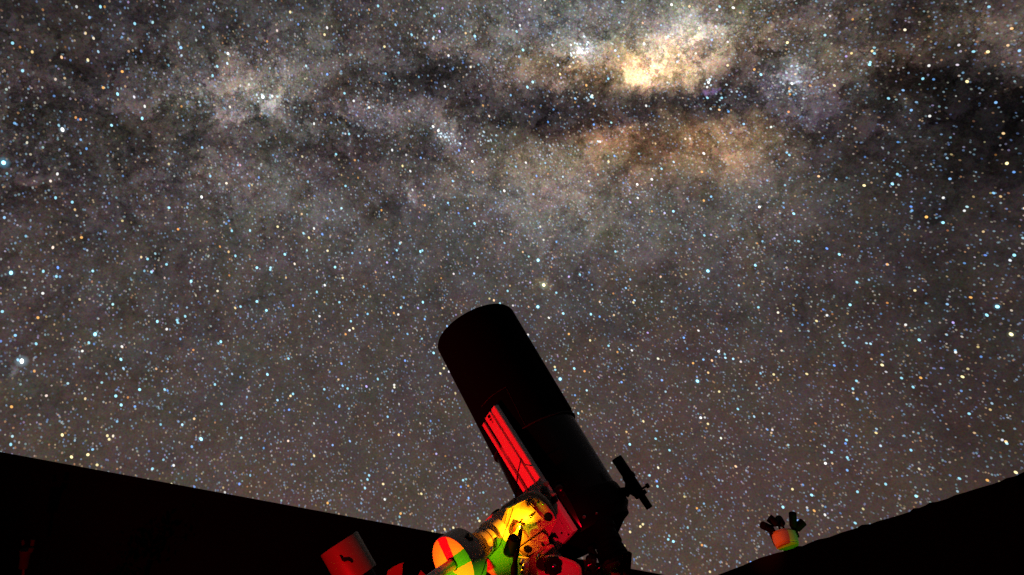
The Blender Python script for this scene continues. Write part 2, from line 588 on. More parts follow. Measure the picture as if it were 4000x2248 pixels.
# ------------------------------------------------------------------ stars
STARS = """
527,92,c,3 89,276,c,3 245,506,w,5 460,367,c,4 556,462,c,4 566,415,w,3 891,209,w,4 849,259,c,3 831,295,c,3 344,234,y,3 404,342,o,3 973,330,w,2
393,26,c,3 50,168,c,3 707,186,b,4 300,26,w,2 1134,47,y,3 1268,135,y,3 1278,108,w,3 1697,62,c,3 1855,141,c,4 1477,23,c,3 1502,182,y,3 1608,135,c,3
1692,151,w,3 1752,217,w,3 1738,337,w,3 1382,394,w,3 1364,523,c,3 1227,483,w,3 1692,494,w,4 1712,510,w,4 1887,412,o,2 1027,378,w,5 1064,375,w,3
1346,364,c,3 2623,18,w,4 2864,30,w,4 2516,171,w,4 2081,320,c,4 2060,340,c,4 2043,195,c,4 2376,307,c,3 2763,382,c,3 2819,382,c,3 2524,413,w,3
2018,123,c,3 2031,99,w,3 2158,176,w,3 2268,196,w,5 2262,188,w,4 2274,206,w,4 2258,204,w,4 2731,111,y,3 2972,291,c,4 2842,255,y,3 2946,271,o,3
2767,322,w,4 2762,340,w,3 2309,378,c,4 2314,372,y,2 2336,552,c,3 2344,553,w,3 2290,333,o,3 2463,497,o,2 3075,166,y,4 3222,137,c,3 3396,252,c,4
3399,243,c,3 3406,199,y,3 3415,208,c,3 3415,186,c,2 3802,201,c,3 3858,202,y,4 3604,307,c,3 3777,318,y,4 3628,256,w,3 3470,384,c,3 3631,453,w,3
3951,111,o,3 3889,400,b,3 3259,334,y,3 3093,326,w,4 3559,430,b,3 3164,334,o,2 15,635,c,6 44,1065,c,5 225,679,w,3 218,772,c,3 283,789,c,3
747,1098,c,4 651,1032,c,3 577,1011,c,3 788,769,w,4 906,901,c,3 920,999,c,3 319,927,o,3 660,640,y,2 661,811,c,3 592,1062,c,3 977,900,c,3
170,1059,c,3 221,1079,c,3 235,1080,b,2 363,1058,c,3 1845,630,w,4 1970,745,w,4 1309,1043,c,4 1550,977,c,3 1642,982,c,4 1650,978,c,3 1113,993,c,4
1350,726,c,3 1313,602,c,3 1532,586,w,3 1854,873,c,4 1562,950,c,3 1085,885,y,3 1207,928,y,3 1280,979,y,3 1603,668,w,3 1056,1053,c,3 1004,1045,c,4
1339,1085,y,3 1227,892,w,3 1186,911,c,3 1181,611,y,2 1587,605,w,2 1612,742,w,2 2124,1113,y,6 2102,1016,c,5 2765,1058,c,5 2950,1036,c,4 2630,825,c,4
2966,808,w,4 2489,720,w,4 2546,700,w,4 2496,600,c,2 2749,599,w,4 2584,659,c,3 2751,919,c,3 2749,783,o,3 2265,1072,c,3 2404,982,c,3 2377,631,y,3
2054,635,w,3 2491,773,w,3 3932,638,y,4 3485,718,c,4 3375,724,y,4 3683,869,c,4 3100,834,c,4 3278,993,c,4 3119,942,c,3 3618,847,o,4 3347,1102,c,3
3961,996,c,4 3465,1032,o,3 3684,772,w,3 3710,698,b,3 3083,605,c,3 3066,723,c,2 3505,680,c,3 3514,686,b,2 372,1305,c,5 86,1410,w,7 473,1403,c,4
477,1353,w,3 615,1255,c,4 652,1285,w,3 692,1250,c,3 695,1259,c,3 863,1334,c,4 854,1341,c,2 546,1521,c,4 453,1546,c,4 474,1581,c,4 644,1521,c,3
866,1577,c,3 940,1197,c,3 840,1501,c,3 168,1145,w,3 46,1588,o,3 149,1240,o,3 142,1342,c,3 724,1235,c,3 10,1216,c,3 348,1338,c,3 312,1169,y,2
1326,1180,c,3 1652,1180,c,4 1371,1254,c,3 1380,1282,y,3 1041,1212,c,4 1004,1177,c,4 1566,1201,c,3 1045,1462,c,4 1127,1400,c,3 1694,1378,c,4
1734,1438,y,3 1720,1458,y,3 1476,1480,c,3 1540,1503,w,3 1556,1228,w,3 1238,1140,c,3 1983,1136,c,3 1135,1546,y,3 1145,1538,c,3 1267,1520,c,3
1358,1517,c,3 1779,1535,y,2 1912,1166,y,2 1953,1185,c,3 2101,1198,c,5 2200,1224,c,4 2308,1227,c,4 2188,1480,c,5 2169,1444,c,3 2167,1433,y,3
2243,1439,c,4 2377,1350,c,3 2468,1368,w,3 2724,1488,c,5 2807,1372,w,4 2962,1200,c,3 2305,1329,y,3 2474,1181,y,3 2173,1143,c,3 2765,1655,y,3
2513,1645,y,3 2707,1418,o,3 2737,1631,w,4 2753,1630,w,2 2259,1614,c,3 2882,1597,c,3 2222,1304,o,3 2144,1241,w,3 2809,1529,y,3 3895,1197,c,5
3320,1190,c,4 3590,1327,c,4 3854,1230,c,4 3949,1305,y,5 3759,1471,y,4 3151,1460,y,3 3445,1425,y,4 3345,1487,c,3 3596,1475,o,3 3521,1476,c,3
3537,1268,w,3 3573,1134,y,3 3791,1161,o,3 3022,1462,y,3 3331,1518,c,3 3566,1511,c,3 3348,1558,b,3 3785,1615,c,3 3732,1375,w,3 3189,1253,y,3
3230,1231,w,3 3170,1933,c,4 3349,1920,c,3 3459,1890,c,3 3578,1937,c,4 3747,1868,c,3 3967,1844,y,4 3856,1875,o,3 3058,1980,c,4 3224,1809,w,4
3248,1766,c,3 3306,1718,c,3 3590,1831,y,2 3180,1994,o,3 3152,1982,w,2 3154,1992,b,2 3340,2042,c,3 3095,1910,y,3 3371,1987,y,2 3309,1786,c,3
3313,1794,c,2 786,1714,c,5 596,1830,c,3 344,1775,y,4 280,1784,y,4 670,1891,y,3 244,1698,y,4 420,1701,y,3 427,1715,y,3 380,1815,y,3 879,1922,w,2
750,1744,b,3 639,1795,c,2 679,1817,w,3 43,1735,c,3 1442,1856,c,3 1436,1872,c,3 1426,1906,c,3 1497,1890,y,3 1646,1928,y,3 1503,1950,w,3 1565,2005,o,3
1561,2018,c,2 1809,1875,c,3 1821,1871,c,2 1873,2034,y,3 1867,2024,c,2 1888,1923,c,2 1771,2061,y,3 1690,2074,y,2 1280,1964,o,3 1829,1897,o,2
2460,1735,c,4 2561,1713,c,3 2615,1758,c,3 2537,1856,c,3 2630,2114,c,4 2610,2106,c,3 2614,2092,c,2 2511,2047,y,3 2501,2056,y,3 2461,2077,y,3
2568,1899,c,3 2439,2131,y,2 3222,2010,w,3 2686,2060,c,2 3780,1440,y,2 3300,1350,c,2
"""
STARCOL = {'c': (0.34, 0.82, 1.0), 'w': (0.95, 0.97, 0.95), 'b': (0.25, 0.55, 1.0), 'y': (1.0, 0.85, 0.42), 'o': (1.0, 0.50, 0.12)}

def lum_at(px, py):
    """rough sky brightness for the star counts"""
    v = np.full(px.shape, 0.05)
    for x, y, rx, ry, t, c in BRIGHT:
        t = math.radians(t)
        dx, dy = px - x, py - y
        u = (dx * math.cos(t) + dy * math.sin(t)) / rx
        w = (-dx * math.sin(t) + dy * math.cos(t)) / ry
        v += c[1] * np.clip(1 - np.hypot(u, w), 0, 1) ** 1.4
    for x, y, rx, ry, t, k in DARK:
        t = math.radians(t)
        dx, dy = px - x, py - y
        u = (dx * math.cos(t) + dy * math.sin(t)) / rx
        w = (-dx * math.sin(t) + dy * math.cos(t)) / ry
        v *= 1 - k * np.clip(1 - np.hypot(u, w), 0, 1)
    return v

def make_stars():
    D, R, C = [], [], []                      # directions, angular radius, colours
    RM = np.array([[1, 0, 0], [0, -SP, -CP], [0, CP, -SP]])   # camera axes -> world
    def rand_dirs(n):
        z = rng.uniform(-0.12, 1, n)
        a = rng.uniform(0, 2 * math.pi, n)
        s = np.sqrt(1 - z * z)
        return np.stack([s * np.cos(a), s * np.sin(a), z], 1)
    def keep(d, lo, gain, cap):
        c = d @ RM                             # world -> camera axes
        front = c[:, 2] < -0.2
        zz = np.where(front, -c[:, 2], 1)
        px = 2000 + c[:, 0] / zz * F
        py = 1124 - c[:, 1] / zz * F
        l = np.where(front, lum_at(px, py), 0.05)
        return rng.random(len(d)) < np.clip(lo + gain * l, 0, cap)
    pal = np.array([(0.16, 0.42, 1.0), (0.28, 0.64, 1.0), (0.48, 0.85, 1.0), (0.95, 0.95, 1.0), (1.0, 0.86, 0.66), (1.0, 0.68, 0.32), (1.0, 0.42, 0.10), (0.6, 0.5, 1.0)])
    pw = np.array([0.20, 0.22, 0.16, 0.08, 0.09, 0.12, 0.07, 0.06])
    # middling stars
    d = rand_dirs(38000)
    d = d[keep(d, 0.30, 3.2, 1.0)]
    n = len(d)
    amp = 0.08 + 0.95 * rng.random(n) ** 4.2
    col = pal[rng.choice(8, n, p=pw)] * rng.uniform(0.85, 1.1, (n, 3))
    D.append(d); R.append((3.5 + 1.6 * np.sqrt(amp)) / F); C.append(col * amp[:, None])
    # faint stars
    d = rand_dirs(300000)
    d = d[keep(d, 0.18, 6.0, 1.0)]
    n = len(d)
    amp = 0.04 + 0.22 * rng.random(n) ** 2.2
    col = 0.15 * np.ones((n, 3)) + 0.85 * pal[rng.choice(8, n, p=pw)] * rng.uniform(0.85, 1.1, (n, 3))
    D.append(d); R.append(rng.uniform(3.2, 4.4, n) / F); C.append(col * amp[:, None] * 1.1)
    # open clusters
    for cx, cy, sx, sy, tl, cnt, a0 in ((1745, 525, 42, 12, 33, 34, 0.55), (1905, 540, 26, 18, 20, 16, 0.4), (2268, 196, 26, 26, 0, 22, 0.8),
                                        (2309, 378, 10, 7, -35, 8, 0.6), (2825, 375, 30, 20, -20, 9, 0.5), (3090, 320, 42, 26, 0, 30, 0.4),
                                        (2140, 585, 60, 26, 0, 22, 0.35), (1470, 425, 60, 40, 0, 20, 0.3), (2768, 322, 9, 14, 20, 7, 0.6),
                                        (1030, 378, 18, 9, 0, 9, 0.6), (3190, 330, 20, 26, 0, 5, 0.3), (700, 186, 9, 16, 0, 4, 0.4)):
        t = math.radians(tl)
        for k in range(cnt):
            u, w = rng.normal() * sx, rng.normal() * sy
            dd = sky_dir(cx + u * math.cos(t) - w * math.sin(t), cy + u * math.sin(t) + w * math.cos(t))
            D.append(np.array([dd])); R.append(np.array([rng.uniform(3.6, 5.0) / F]))
            C.append(np.array([np.array((0.62, 0.86, 1.0)) * a0 * rng.uniform(0.3, 1.3)]))
    nb = 0
    B = []
    for tok in STARS.split():
        x, y, c, s = tok.split(',')
        s = float(s)
        dd = sky_dir(float(x), float(y))
        amp = {2: 0.5, 3: 0.8, 4: 1.15, 5: 1.7, 6: 2.4, 7: 2.4}[int(s)]
        B.append((dd, (3.9 + s * 0.38) / F * (1.12 if s >= 5 else 1.0), np.array(STARCOL[c]) * amp, s))
    D = np.concatenate(D); R = np.concatenate(R); C = np.concatenate(C)
    bd = np.array([b[0] for b in B]); br = np.array([b[1] for b in B]); bc = np.array([b[2] for b in B])
    # a soft halo round the brightest
    hb = [b for b in B if b[3] >= 5]
    hd = np.array([b[0] for b in hb]); hr = np.array([b[1] * (2.2 if b[3] < 6 else 3.0) for b in hb]); hc = np.array([b[2] * np.array((0.10, 0.16, 0.20)) * (0.25 if b[3] < 6 else 0.4) for b in hb])
    def fans(D, R, C, core, dist, el=True):
        n = len(D)
        zax = D / np.linalg.norm(D, axis=1)[:, None]
        up = np.where(np.abs(zax[:, 2:3]) > 0.95, np.array([[1.0, 0, 0]]), np.array([[0, 0, 1.0]]))
        x = np.cross(up, zax); x /= np.linalg.norm(x, axis=1)[:, None]
        y = np.cross(zax, x)
        k = 8
        ang = np.arange(k) * 2 * math.pi / k
        ec = rng.uniform(1.0, 1.25, n) if el else np.ones(n)
        pa = rng.uniform(0.7, 1.3, n)
        vs = [zax * dist]
        cs = [C]
        for rr, cc in ((core, 1.0), (1.0, 0.0)):
            for a in ang:
                ca, sa = np.cos(a), np.sin(a)
                u = ca * ec; w = sa / ec
                uu = u * np.cos(pa) - w * np.sin(pa); ww = u * np.sin(pa) + w * np.cos(pa)
                vs.append(zax * dist + (x * uu[:, None] + y * ww[:, None]) * (R * rr * dist)[:, None])
                cs.append(C * cc)
        V = np.stack(vs, 1); CC = np.stack(cs, 1)         # n, 1+2k, 3
        tri = []
        for i in range(k):
            j = (i + 1) % k
            tri.append((0, 1 + i, 1 + j))
            tri.append((1 + i, 1 + k + i, 1 + k + j))
            tri.append((1 + i, 1 + k + j, 1 + j))
        tri = np.array(tri)
        m = V.shape[1]
        T = (tri[None] + (np.arange(n) * m)[:, None, None]).reshape(-1, 3)
        return V.reshape(-1, 3), CC.reshape(-1, 3), T
    parts = [fans(D, R, C, 0.66, 1400), fans(bd, br, bc, 0.75, 1390), fans(hd, hr, hc, 0.35, 1380, False)]
    off = 0
    Vs, Cs, Ts = [], [], []
    for v, c, t in parts:
        Vs.append(v); Cs.append(c); Ts.append(t + off); off += len(v)
    V, C, T = np.concatenate(Vs), np.concatenate(Cs), np.concatenate(Ts)
    me = bpy.data.meshes.new('stars')
    me.vertices.add(len(V)); me.vertices.foreach_set('co', V.astype(np.float32).ravel())
    me.loops.add(len(T) * 3); me.loops.foreach_set('vertex_index', T.astype(np.int32).ravel())
    me.polygons.add(len(T)); me.polygons.foreach_set('loop_start', np.arange(0, len(T) * 3, 3, dtype=np.int32))
    me.update(calc_edges=True)
    at_ = me.attributes.new('star_colour', 'FLOAT_COLOR', 'POINT')
    at_.data.foreach_set('color', np.concatenate([C, np.ones((len(C), 1))], 1).astype(np.float32).ravel())
    m = bpy.data.materials.new('starlight')
    m.use_nodes = True
    m.cycles.emission_sampling = 'NONE'
    nt = m.node_tree
    N, L = nt.nodes, nt.links
    N.remove(N['Principled BSDF'])
    a = N.new('ShaderNodeAttribute'); a.attribute_name = 'star_colour'
    e = N.new('ShaderNodeEmission'); e.inputs[1].default_value = 1.25
    tr = N.new('ShaderNodeBsdfTransparent')
    ad = N.new('ShaderNodeAddShader')
    L.new(a.outputs['Color'], e.inputs[0])
    L.new(e.outputs[0], ad.inputs[0]); L.new(tr.outputs[0], ad.inputs[1])
    L.new(ad.outputs[0], N['Material Output'].inputs[0])
    o = link('stars', me, m, smooth=0)
    tag(o, 'countless blue, white and orange stars scattered over the night sky', 'stars', kind='stuff')

make_stars()

# ------------------------------------------------------------------ ground and observatory walls
def ground():
    bm = bmesh.new()
    bmesh.ops.create_circle(bm, cap_ends=True, segments=64, radius=1450)
    tag(bm_obj('ground', bm, GRNDM, smooth=0), 'dark ground around the observatory', 'ground', kind='structure')
    bm = bmesh.new()
    prism(bm, [(-3.2, -3.2, 0.004), (7.5, -3.2, 0.004), (7.5, 6.2, 0.004), (-3.2, 6.2, 0.004)], (0, 0, 0.03))
    tag(bm_obj('floor', bm, FLOORM, smooth=0), 'dark concrete floor of the roofless observatory', 'floor', kind='structure')
ground()

WALL_TOP = 2.1
def wall_pt(px, py):
    r = ray(px, py)
    return EYE + r * ((WALL_TOP - CAMZ) / r.z)

def walls():
    a, b = wall_pt(0, 1770), wall_pt(2560, 2243)
    d = (b - a).normalized()
    corner = wall_pt(2717, 2272)
    L0 = a - d * 2.4
    L1 = corner + d * 0.02
    n = Vector((-d.y, d.x, 0))                 # away from the camera
    if n.dot(a - EYE) < 0: n = -n
    root = thing('observatory_wall', (a.x, a.y, 0), 'long black wall with a dead straight top edge, sloping down behind the telescope', 'wall')
    bm = bmesh.new()
    prism(bm, [(L0.x, L0.y, 0.03), (L1.x, L1.y, 0.03), (L1.x, L1.y, WALL_TOP - 0.03), (L0.x, L0.y, WALL_TOP - 0.03)], n * 0.05)
    bm_obj('panel', bm, WALLM, root)
    bm = bmesh.new()
    prism(bm, [L0 - n * 0.015 - Vector((0, 0, 0.03)), L1 - n * 0.015 - Vector((0, 0, 0.03)), L1 - n * 0.015, L0 - n * 0.015], n * 0.085, 0.002)
    bm_obj('top_rail', bm, WALLM, root)
    # right-hand wall: a thick dark cover hangs over it and makes the edge lumpy
    p, q = wall_pt(2790, 2248), wall_pt(4000, 1845)
    pix = [(2790, 2252), (2900, 2210), (2968, 2180), (3035, 2160), (3060, 2155), (3098, 2143), (3115, 2134), (3135, 2134), (3160, 2122), (3195, 2108), (3218, 2104), (3240, 2099), (3290, 2080), (3345, 2064),
           (3366, 2051), (3400, 2048), (3425, 2038), (3475, 2024), (3520, 2011), (3553, 2000), (3568, 1987), (3590, 1985), (3615, 1975), (3632, 1964), (3660, 1961),
           (3700, 1949), (3730, 1935), (3770, 1924), (3820, 1908), (3880, 1891), (3910, 1880), (3930, 1869), (3965, 1861), (4000, 1844), (4080, 1820), (4300, 1740), (4700, 1590)]
    e = (q - p).normalized()
    n2 = Vector((-e.y, e.x, 0))
    if n2.dot(q - EYE) < 0: n2 = -n2
    tops = []
    for x, y in pix:
        tops.append(on_plane(x, y, p, n2))
    tops.insert(0, corner)
    root = thing('observatory_wall', (p.x, p.y, 0), 'black wall with a lumpy, ragged top edge climbing to the right', 'wall')
    bm = bmesh.new()
    fr, bk = [], []
    for t in tops:
        fr.append((bm.verts.new(t), bm.verts.new((t.x, t.y, 0.03))))
        bk.append((bm.verts.new(t + n2 * 0.07), bm.verts.new((t.x + n2.x * 0.07, t.y + n2.y * 0.07, 0.03))))
    for k in range(len(tops) - 1):
        for A in (fr, bk):
            bm.faces.new((A[k][0], A[k + 1][0], A[k + 1][1], A[k][1]))
        bm.faces.new((fr[k][0], fr[k + 1][0], bk[k + 1][0], bk[k][0]))
        bm.faces.new((fr[k][1], fr[k + 1][1], bk[k + 1][1], bk[k][1]))
    bm.faces.new((fr[0][0], bk[0][0], bk[0][1], fr[0][1]))
    bm.faces.new((fr[-1][0], bk[-1][0], bk[-1][1], fr[-1][1]))
    bm_obj('panel', bm, WALLM, root)
    return n2
WALL_N = walls()

def enclosure():
    # the rest of the observatory behind the photographer: roof added to cut the sky light from there
    root = thing('added_roof', (1.5, -1.3, 2.15), 'added dark roof, unseen behind the camera, blocking sky light', 'roof')
    bm = bmesh.new()
    prism(bm, [(-3.4, -3.4, 2.16), (6.8, -3.4, 2.16), (6.8, -0.05, 2.16), (-3.4, -0.05, 2.16)], (0, 0, 0.12), 0.01)
    bm_obj('roof_panel', bm, WALLM, root)
    bm = bmesh.new()
    for x in (-3.2, 6.6):
        prism(bm, [(x, -3.3, 0.034), (x + 0.1, -3.3, 0.034), (x + 0.1, -0.2, 0.034), (x, -0.2, 0.034)], (0, 0, 2.12))
    prism(bm, [(-3.08, -3.3, 0.034), (6.58, -3.3, 0.034), (6.58, -3.2, 0.034), (-3.08, -3.2, 0.034)], (0, 0, 2.12))
    bm_obj('side_panel', bm, WALLM, root)
enclosure()

# ------------------------------------------------------------------ main telescope
T_TOP = at(1857, 1290, 2.10)
T_REAR = at(2304, 2095, 1.77)
AX = (T_REAR - T_TOP).normalized()             # from the front opening to the rear
LEN = (T_REAR - T_TOP).length
toc = (EYE - (T_TOP + T_REAR) / 2).normalized()
NEAR = (toc - AX * toc.dot(AX)).normalized()
SIDE = NEAR.cross(AX).normalized()
if SIDE.dot(cw(1, 0, 0)) < 0: SIDE = -SIDE

def s_of(px, py):
    """distance along the tube axis of a pixel on its centre line"""
    k = ((px - 1857) * 0.485 + (py - 1290) * 0.874) / 921.0
    d0, d1 = 2.10, 1.77
    return k * d1 ** -1 / (k * d1 ** -1 + (1 - k) * d0 ** -1) * LEN if False else (k * d0) / (k * d0 + (1 - k) * d1) * LEN

scope = thing('telescope', T_REAR, 'large black telescope tube pointing up at the milky way', 'telescope')
bm = bmesh.new()
s1 = s_of(2091, 1712)
lathe(bm, T_TOP, AX, [(0.006, 0.118), (0.0, 0.121), (0.0, 0.125), (0.006, 0.1285), (0.10, 0.1285), (s1 - 0.003, 0.1275), (s1, 0.125), (s1, 0.1215)], 96, caps=False)
lathe(bm, T_TOP, AX, [(0.006, 0.118), (s1 * 0.9, 0.118)], 96, caps=False)
o = bm_obj('dew_shield', bm, SHIELD, scope)
bm = bmesh.new()
a0 = 0.3
box(bm, T_TOP + AX * (s1 * 0.5) + (NEAR * 0.30 + SIDE * 0.95).normalized() * 0.129, AX, (NEAR * 0.95 - SIDE * 0.30).normalized(), (NEAR * 0.30 + SIDE * 0.95).normalized(), s1 * 0.47, 0.012, 0.0012)
bm_obj('seam_strip', bm, SHIELD, o)
HEM = mat('shield_hem', (0.012, 0.011, 0.011), 0.6, spec=0.3)
bm = bmesh.new()
lathe(bm, T_TOP, AX, [(s1 - 0.0022, 0.1278), (s1 - 0.001, 0.1292), (s1 + 0.0012, 0.1284), (s1 + 0.0014, 0.1240)], 96, caps=False)
bm_obj('hem', bm, HEM, o)
def on_tube(px, py, r):
    d = ray(px, py); w = EYE - T_TOP
    a = d - AX * d.dot(AX); b = w - AX * w.dot(AX)
    A_, B_, C_ = a.dot(a), 2 * a.dot(b), b.dot(b) - r * r
    t = (-B_ - math.sqrt(max(0.0, B_ * B_ - 4 * A_ * C_))) / (2 * A_)
    return EYE + d * t
bm = bmesh.new()
tube_path(bm, [on_tube(x, y, 0.1288) for x, y in ((1880, 1592), (1905, 1562), (1940, 1534), (1976, 1513))], 0.0007, 6)
tube_path(bm, [on_tube(x, y, 0.1288) for x, y in ((1976, 1513), (2008, 1577), (2040, 1640), (2052, 1664))], 0.0005, 6)
bm_obj('stitched_seam', bm, HEM, o)
bm = bmesh.new()
s2 = s_of(2420, 1906) - 0.0
s2 = s_of(2250, 1998)
lathe(bm, T_TOP, AX, [(s1 - 0.05, 0.1205), (s1 + 0.004, 0.1225), (s2 - 0.01, 0.1265), (s2, 0.1275)], 96, caps=False)
bm_obj('tube', bm, mat('glossy_black_tube', (0.0022, 0.0022, 0.0023), 0.28, spec=0.16, noise=(0.2, 40)), scope)
bm = bmesh.new()
lathe(bm, T_TOP, AX, [(s2 - 0.012, 0.1290), (s2 - 0.006, 0.132), (s2 + 0.012, 0.1335), (s2 + 0.045, 0.1335), (s2 + 0.060, 0.121), (s2 + 0.070, 0.119), (s2 + 0.075, 0.105), (s2 + 0.098, 0.07), (s2 + 0.100, 0.035)], 96)
rc = bm_obj('rear_cell', bm, BLACK, scope)
REARP = T_TOP + AX * (s2 + 0.10)
# focus knob and visual back
bm = bmesh.new()
k0, k1 = at(2303, 2136, 1.66), at(2323, 2181, 1.645)
lathe(bm, k0, k1 - k0, [(0, 0.0075), (0.002, 0.0085), (0.018, lambda a: 0.0098 + 0.0006 * math.cos(a * 12)), (0.0255, lambda a: 0.0098 + 0.0006 * math.cos(a * 12)), (0.030, 0.0070)], 48)
bm_obj('focus_knob', bm, RUBBER, scope)
bm = bmesh.new()
v0, v1 = at(2345, 2050, 1.70), at(2396, 2158, 1.64)
lathe(bm, v0, v1 - v0, [(0, 0.034), (0.022, 0.034), (0.024, 0.029), (0.040, 0.029), (0.042, 0.032), (0.058, 0.032), (0.060, 0.027), (0.078, 0.027)], 48)
bm_obj('visual_back', bm, BLACK, scope)
# small latch bump on the far side of the bar
bm = bmesh.new()
pn = (NEAR * 0.4 - SIDE * 0.9).normalized()
slab(bm, [(1908, 1715), (1922, 1752), (1941, 1791), (1955, 1801), (1968, 1800), (1975, 1780), (1950, 1735), (1925, 1700)], at(1940, 1760, 1.87), NEAR, 0.03, 0.003)
bm_obj('handle', bm, RUBBER, scope)

# dovetail bar: a long channelled aluminium plate
RN = None
r0, r1 = at(1913, 1622, 1.86), at(2217, 2110, 1.655)
RD = (r1 - r0).normalized()
RN = (DEC - RD * DEC.dot(RD)).normalized()
RW = RD.cross(RN).normalized()
if RW.dot(cw(1, 0, 0)) < 0: RW = -RW
RL = (r1 - r0).length
HW = 0.0430
prof = [(-HW, -0.006), (-HW, 0.004), (-HW + 0.012, 0.0045), (-HW + 0.0145, -0.004), (-HW + 0.026, -0.004), (-HW + 0.030, 0.010), (-HW + 0.060, 0.010), (-HW + 0.0615, 0.000),
        (-HW + 0.0655, 0.000), (-HW + 0.067, 0.009), (HW - 0.002, 0.009), (HW, 0.006), (HW, -0.006)]
bm = bmesh.new()
prism(bm, [r0 + RW * u + RN * h for u, h in prof], RD * RL, 0.0006, 1)
bar = bm_obj('dovetail_bar', bm, ALU, scope, smooth=20)
bm = bmesh.new()
for (x, y), r in (((1913, 1628), 0.0042), ((1919, 1640), 0.0026)):
    p = on_plane(x, y, r0 + RN * 0.0102, RN)
    rod(bm, p - RN * 0.003, p + RN * 0.004, r, seg=20)
bm_obj('bolt', bm, BGLOSS, bar)
for x, y, r in ((1925, 1649, 0.0022), (2195, 2083, 0.0026), (2221, 2089, 0.0022)):
    bm = bmesh.new()
    p = on_plane(x, y, r0 + RN * 0.0102, RN)
    rod(bm, p - RN * 0.003, p + RN * 0.0015, r, seg=20)
    bm_obj('bolt', bm, STEEL if y < 1700 else BGLOSS, bar)
# standoffs between tube and bar
for k in (0.05, 0.95):
    c = r0 + RD * RL * k - RN * 0.016
    bm = bmesh.new()
    box(bm, c, RD, RW, RN, 0.022, 0.030, 0.010, 0.002)
    bm_obj('standoff', bm, BLACK, scope)
# an accessory strip on the flank of the tube with a knob and a clamp
th = math.radians(8)
QN = (NEAR * math.cos(th) - SIDE * math.sin(th)).normalized()
q0, q1 = on_plane(2176, 1905, T_TOP + QN * 0.131, QN), on_plane(2272, 2062, T_TOP + QN * 0.131, QN)
bm = bmesh.new()
QW = QN.cross((q1 - q0).normalized()).normalized()
if QW.dot(SIDE) < 0: QW = -QW
prism(bm, [q0 - QW * 0.010, q0 + QW * 0.012, q0 + (q1 - q0) * 0.5 + QW * 0.010, q1 + QW * 0.003, q1 - QW * 0.002, q0 + (q1 - q0) * 0.45 - QW * 0.006], QN * 0.007, 0.001)
sb = bm_obj('side_bracket', bm, BGLOSS, scope)
bm = bmesh.new()
p = on_plane(2190, 1912, q0 + QN * 0.008, QN)
lathe(bm, p, QN, [(0, 0.009), (0.006, 0.010), (0.016, 0.0095), (0.018, 0.006)], 32)
bm_obj('clamp_knob', bm, BGLOSS, sb)
bm = bmesh.new()
p = on_plane(2285, 2022, T_TOP + QN * 0.136, QN)
rod(bm, p, p + QN * 0.012, 0.0045, seg=16, bev=0.001)
bm_obj('screw', bm, STEEL, scope)
bm = bmesh.new()
p = on_plane(2333, 2008, T_TOP + QN * 0.138, QN)
rod(bm, p, p + QN * 0.010, 0.003, seg=16, bev=0.0008)
bm_obj('screw', bm, STEEL, scope)

# finder scope on its bracket at the right flank
f0, f1 = at(2408, 1790, 1.80), at(2538, 1986, 1.74)
fd = (f1 - f0).normalized(); fl = (f1 - f0).length
mpx = 1.77 / F
bm = bmesh.new()
lathe(bm, f0, fd, [(0.004, 19 * mpx), (0.0, 20 * mpx), (0.0, 21.5 * mpx), (0.002, 22 * mpx), (fl * 0.33, 22 * mpx), (fl * 0.335, 24 * mpx), (fl * 0.36, 24 * mpx), (fl * 0.362, 21 * mpx),
                   (fl * 0.68, 20 * mpx), (fl * 0.685, 17.5 * mpx), (fl * 0.76, 17.5 * mpx), (fl * 0.77, 14.5 * mpx), (fl * 0.99, 13.5 * mpx), (fl, 12 * mpx)], 40)
fn = bm_obj('finder_scope', bm, BLACK, scope)
for k in (0.36, 0.70):
    bm = bmesh.new()
    lathe(bm, f0 + fd * fl * k, fd, [(0, 20 * mpx), (0, 26 * mpx), (0.010, 26 * mpx), (0.010, 20 * mpx)], 40, caps=False)
    bm_obj('ring', bm, BLACK, fn)
bm = bmesh.new()
kp = f0 + fd * fl * 0.66
kd = (at(2524, 1898, 1.75) - at(2498, 1912, 1.755)).normalized()
rod(bm, kp, kp + kd * 0.028, 0.0028, seg=12)
rod(bm, kp + kd * 0.024, kp + kd * 0.032, 0.0062, seg=16, bev=0.001)
bm_obj('thumb_screw', bm, RUBBER, fn)
bm = bmesh.new()
slab(bm, [(2436, 1866), (2443, 1890), (2442, 1905), (2420, 1905), (2415, 1925), (2455, 1945), (2461, 1930), (2470, 1938), (2480, 1942), (2500, 1945), (2490, 1915), (2455, 1872)], at(2450, 1905, 1.765), (EYE - at(2450, 1905, 1.765)).normalized() + NEAR * 0.3, 0.02, 0.001)
bm_obj('finder_bracket', bm, BLACK, scope)

# camera on a diagonal at the back of the tube
camr = thing('camera', at(2410, 2230, 1.63), 'black camera with a dull red back hanging on the telescope eyepiece end', 'camera')
bm = bmesh.new()
c0, c1 = at(2372, 2130, 1.655), at(2400, 2185, 1.63)
lathe(bm, c0, c1 - c0, [(0, 0.030), (0.012, 0.030), (0.014, 0.036), (0.034, 0.0375), (0.036, 0.033), (0.046, 0.033)], 40)
bm_obj('focuser_adapter', bm, BLACK, camr)
bm = bmesh.new()
cn = (cw(-0.15, -0.1, 1.0)).normalized()
slab(bm, [(2362, 2194), (2376, 2186), (2426, 2172), (2436, 2160), (2452, 2152), (2464, 2157), (2469, 2162), (2467, 2190), (2464, 2226), (2463, 2300), (2352, 2300), (2358, 2240), (2350, 2210)], at(2410, 2210, 1.60), cn, 0.05, 0.003)
cb = bm_obj('camera_body', bm, BPLAST, camr)
bm = bmesh.new()
slab(bm, [(2369, 2207), (2418, 2192), (2424, 2200), (2422, 2300), (2376, 2300)], at(2395, 2240, 1.597), cn, 0.004, 0.001)
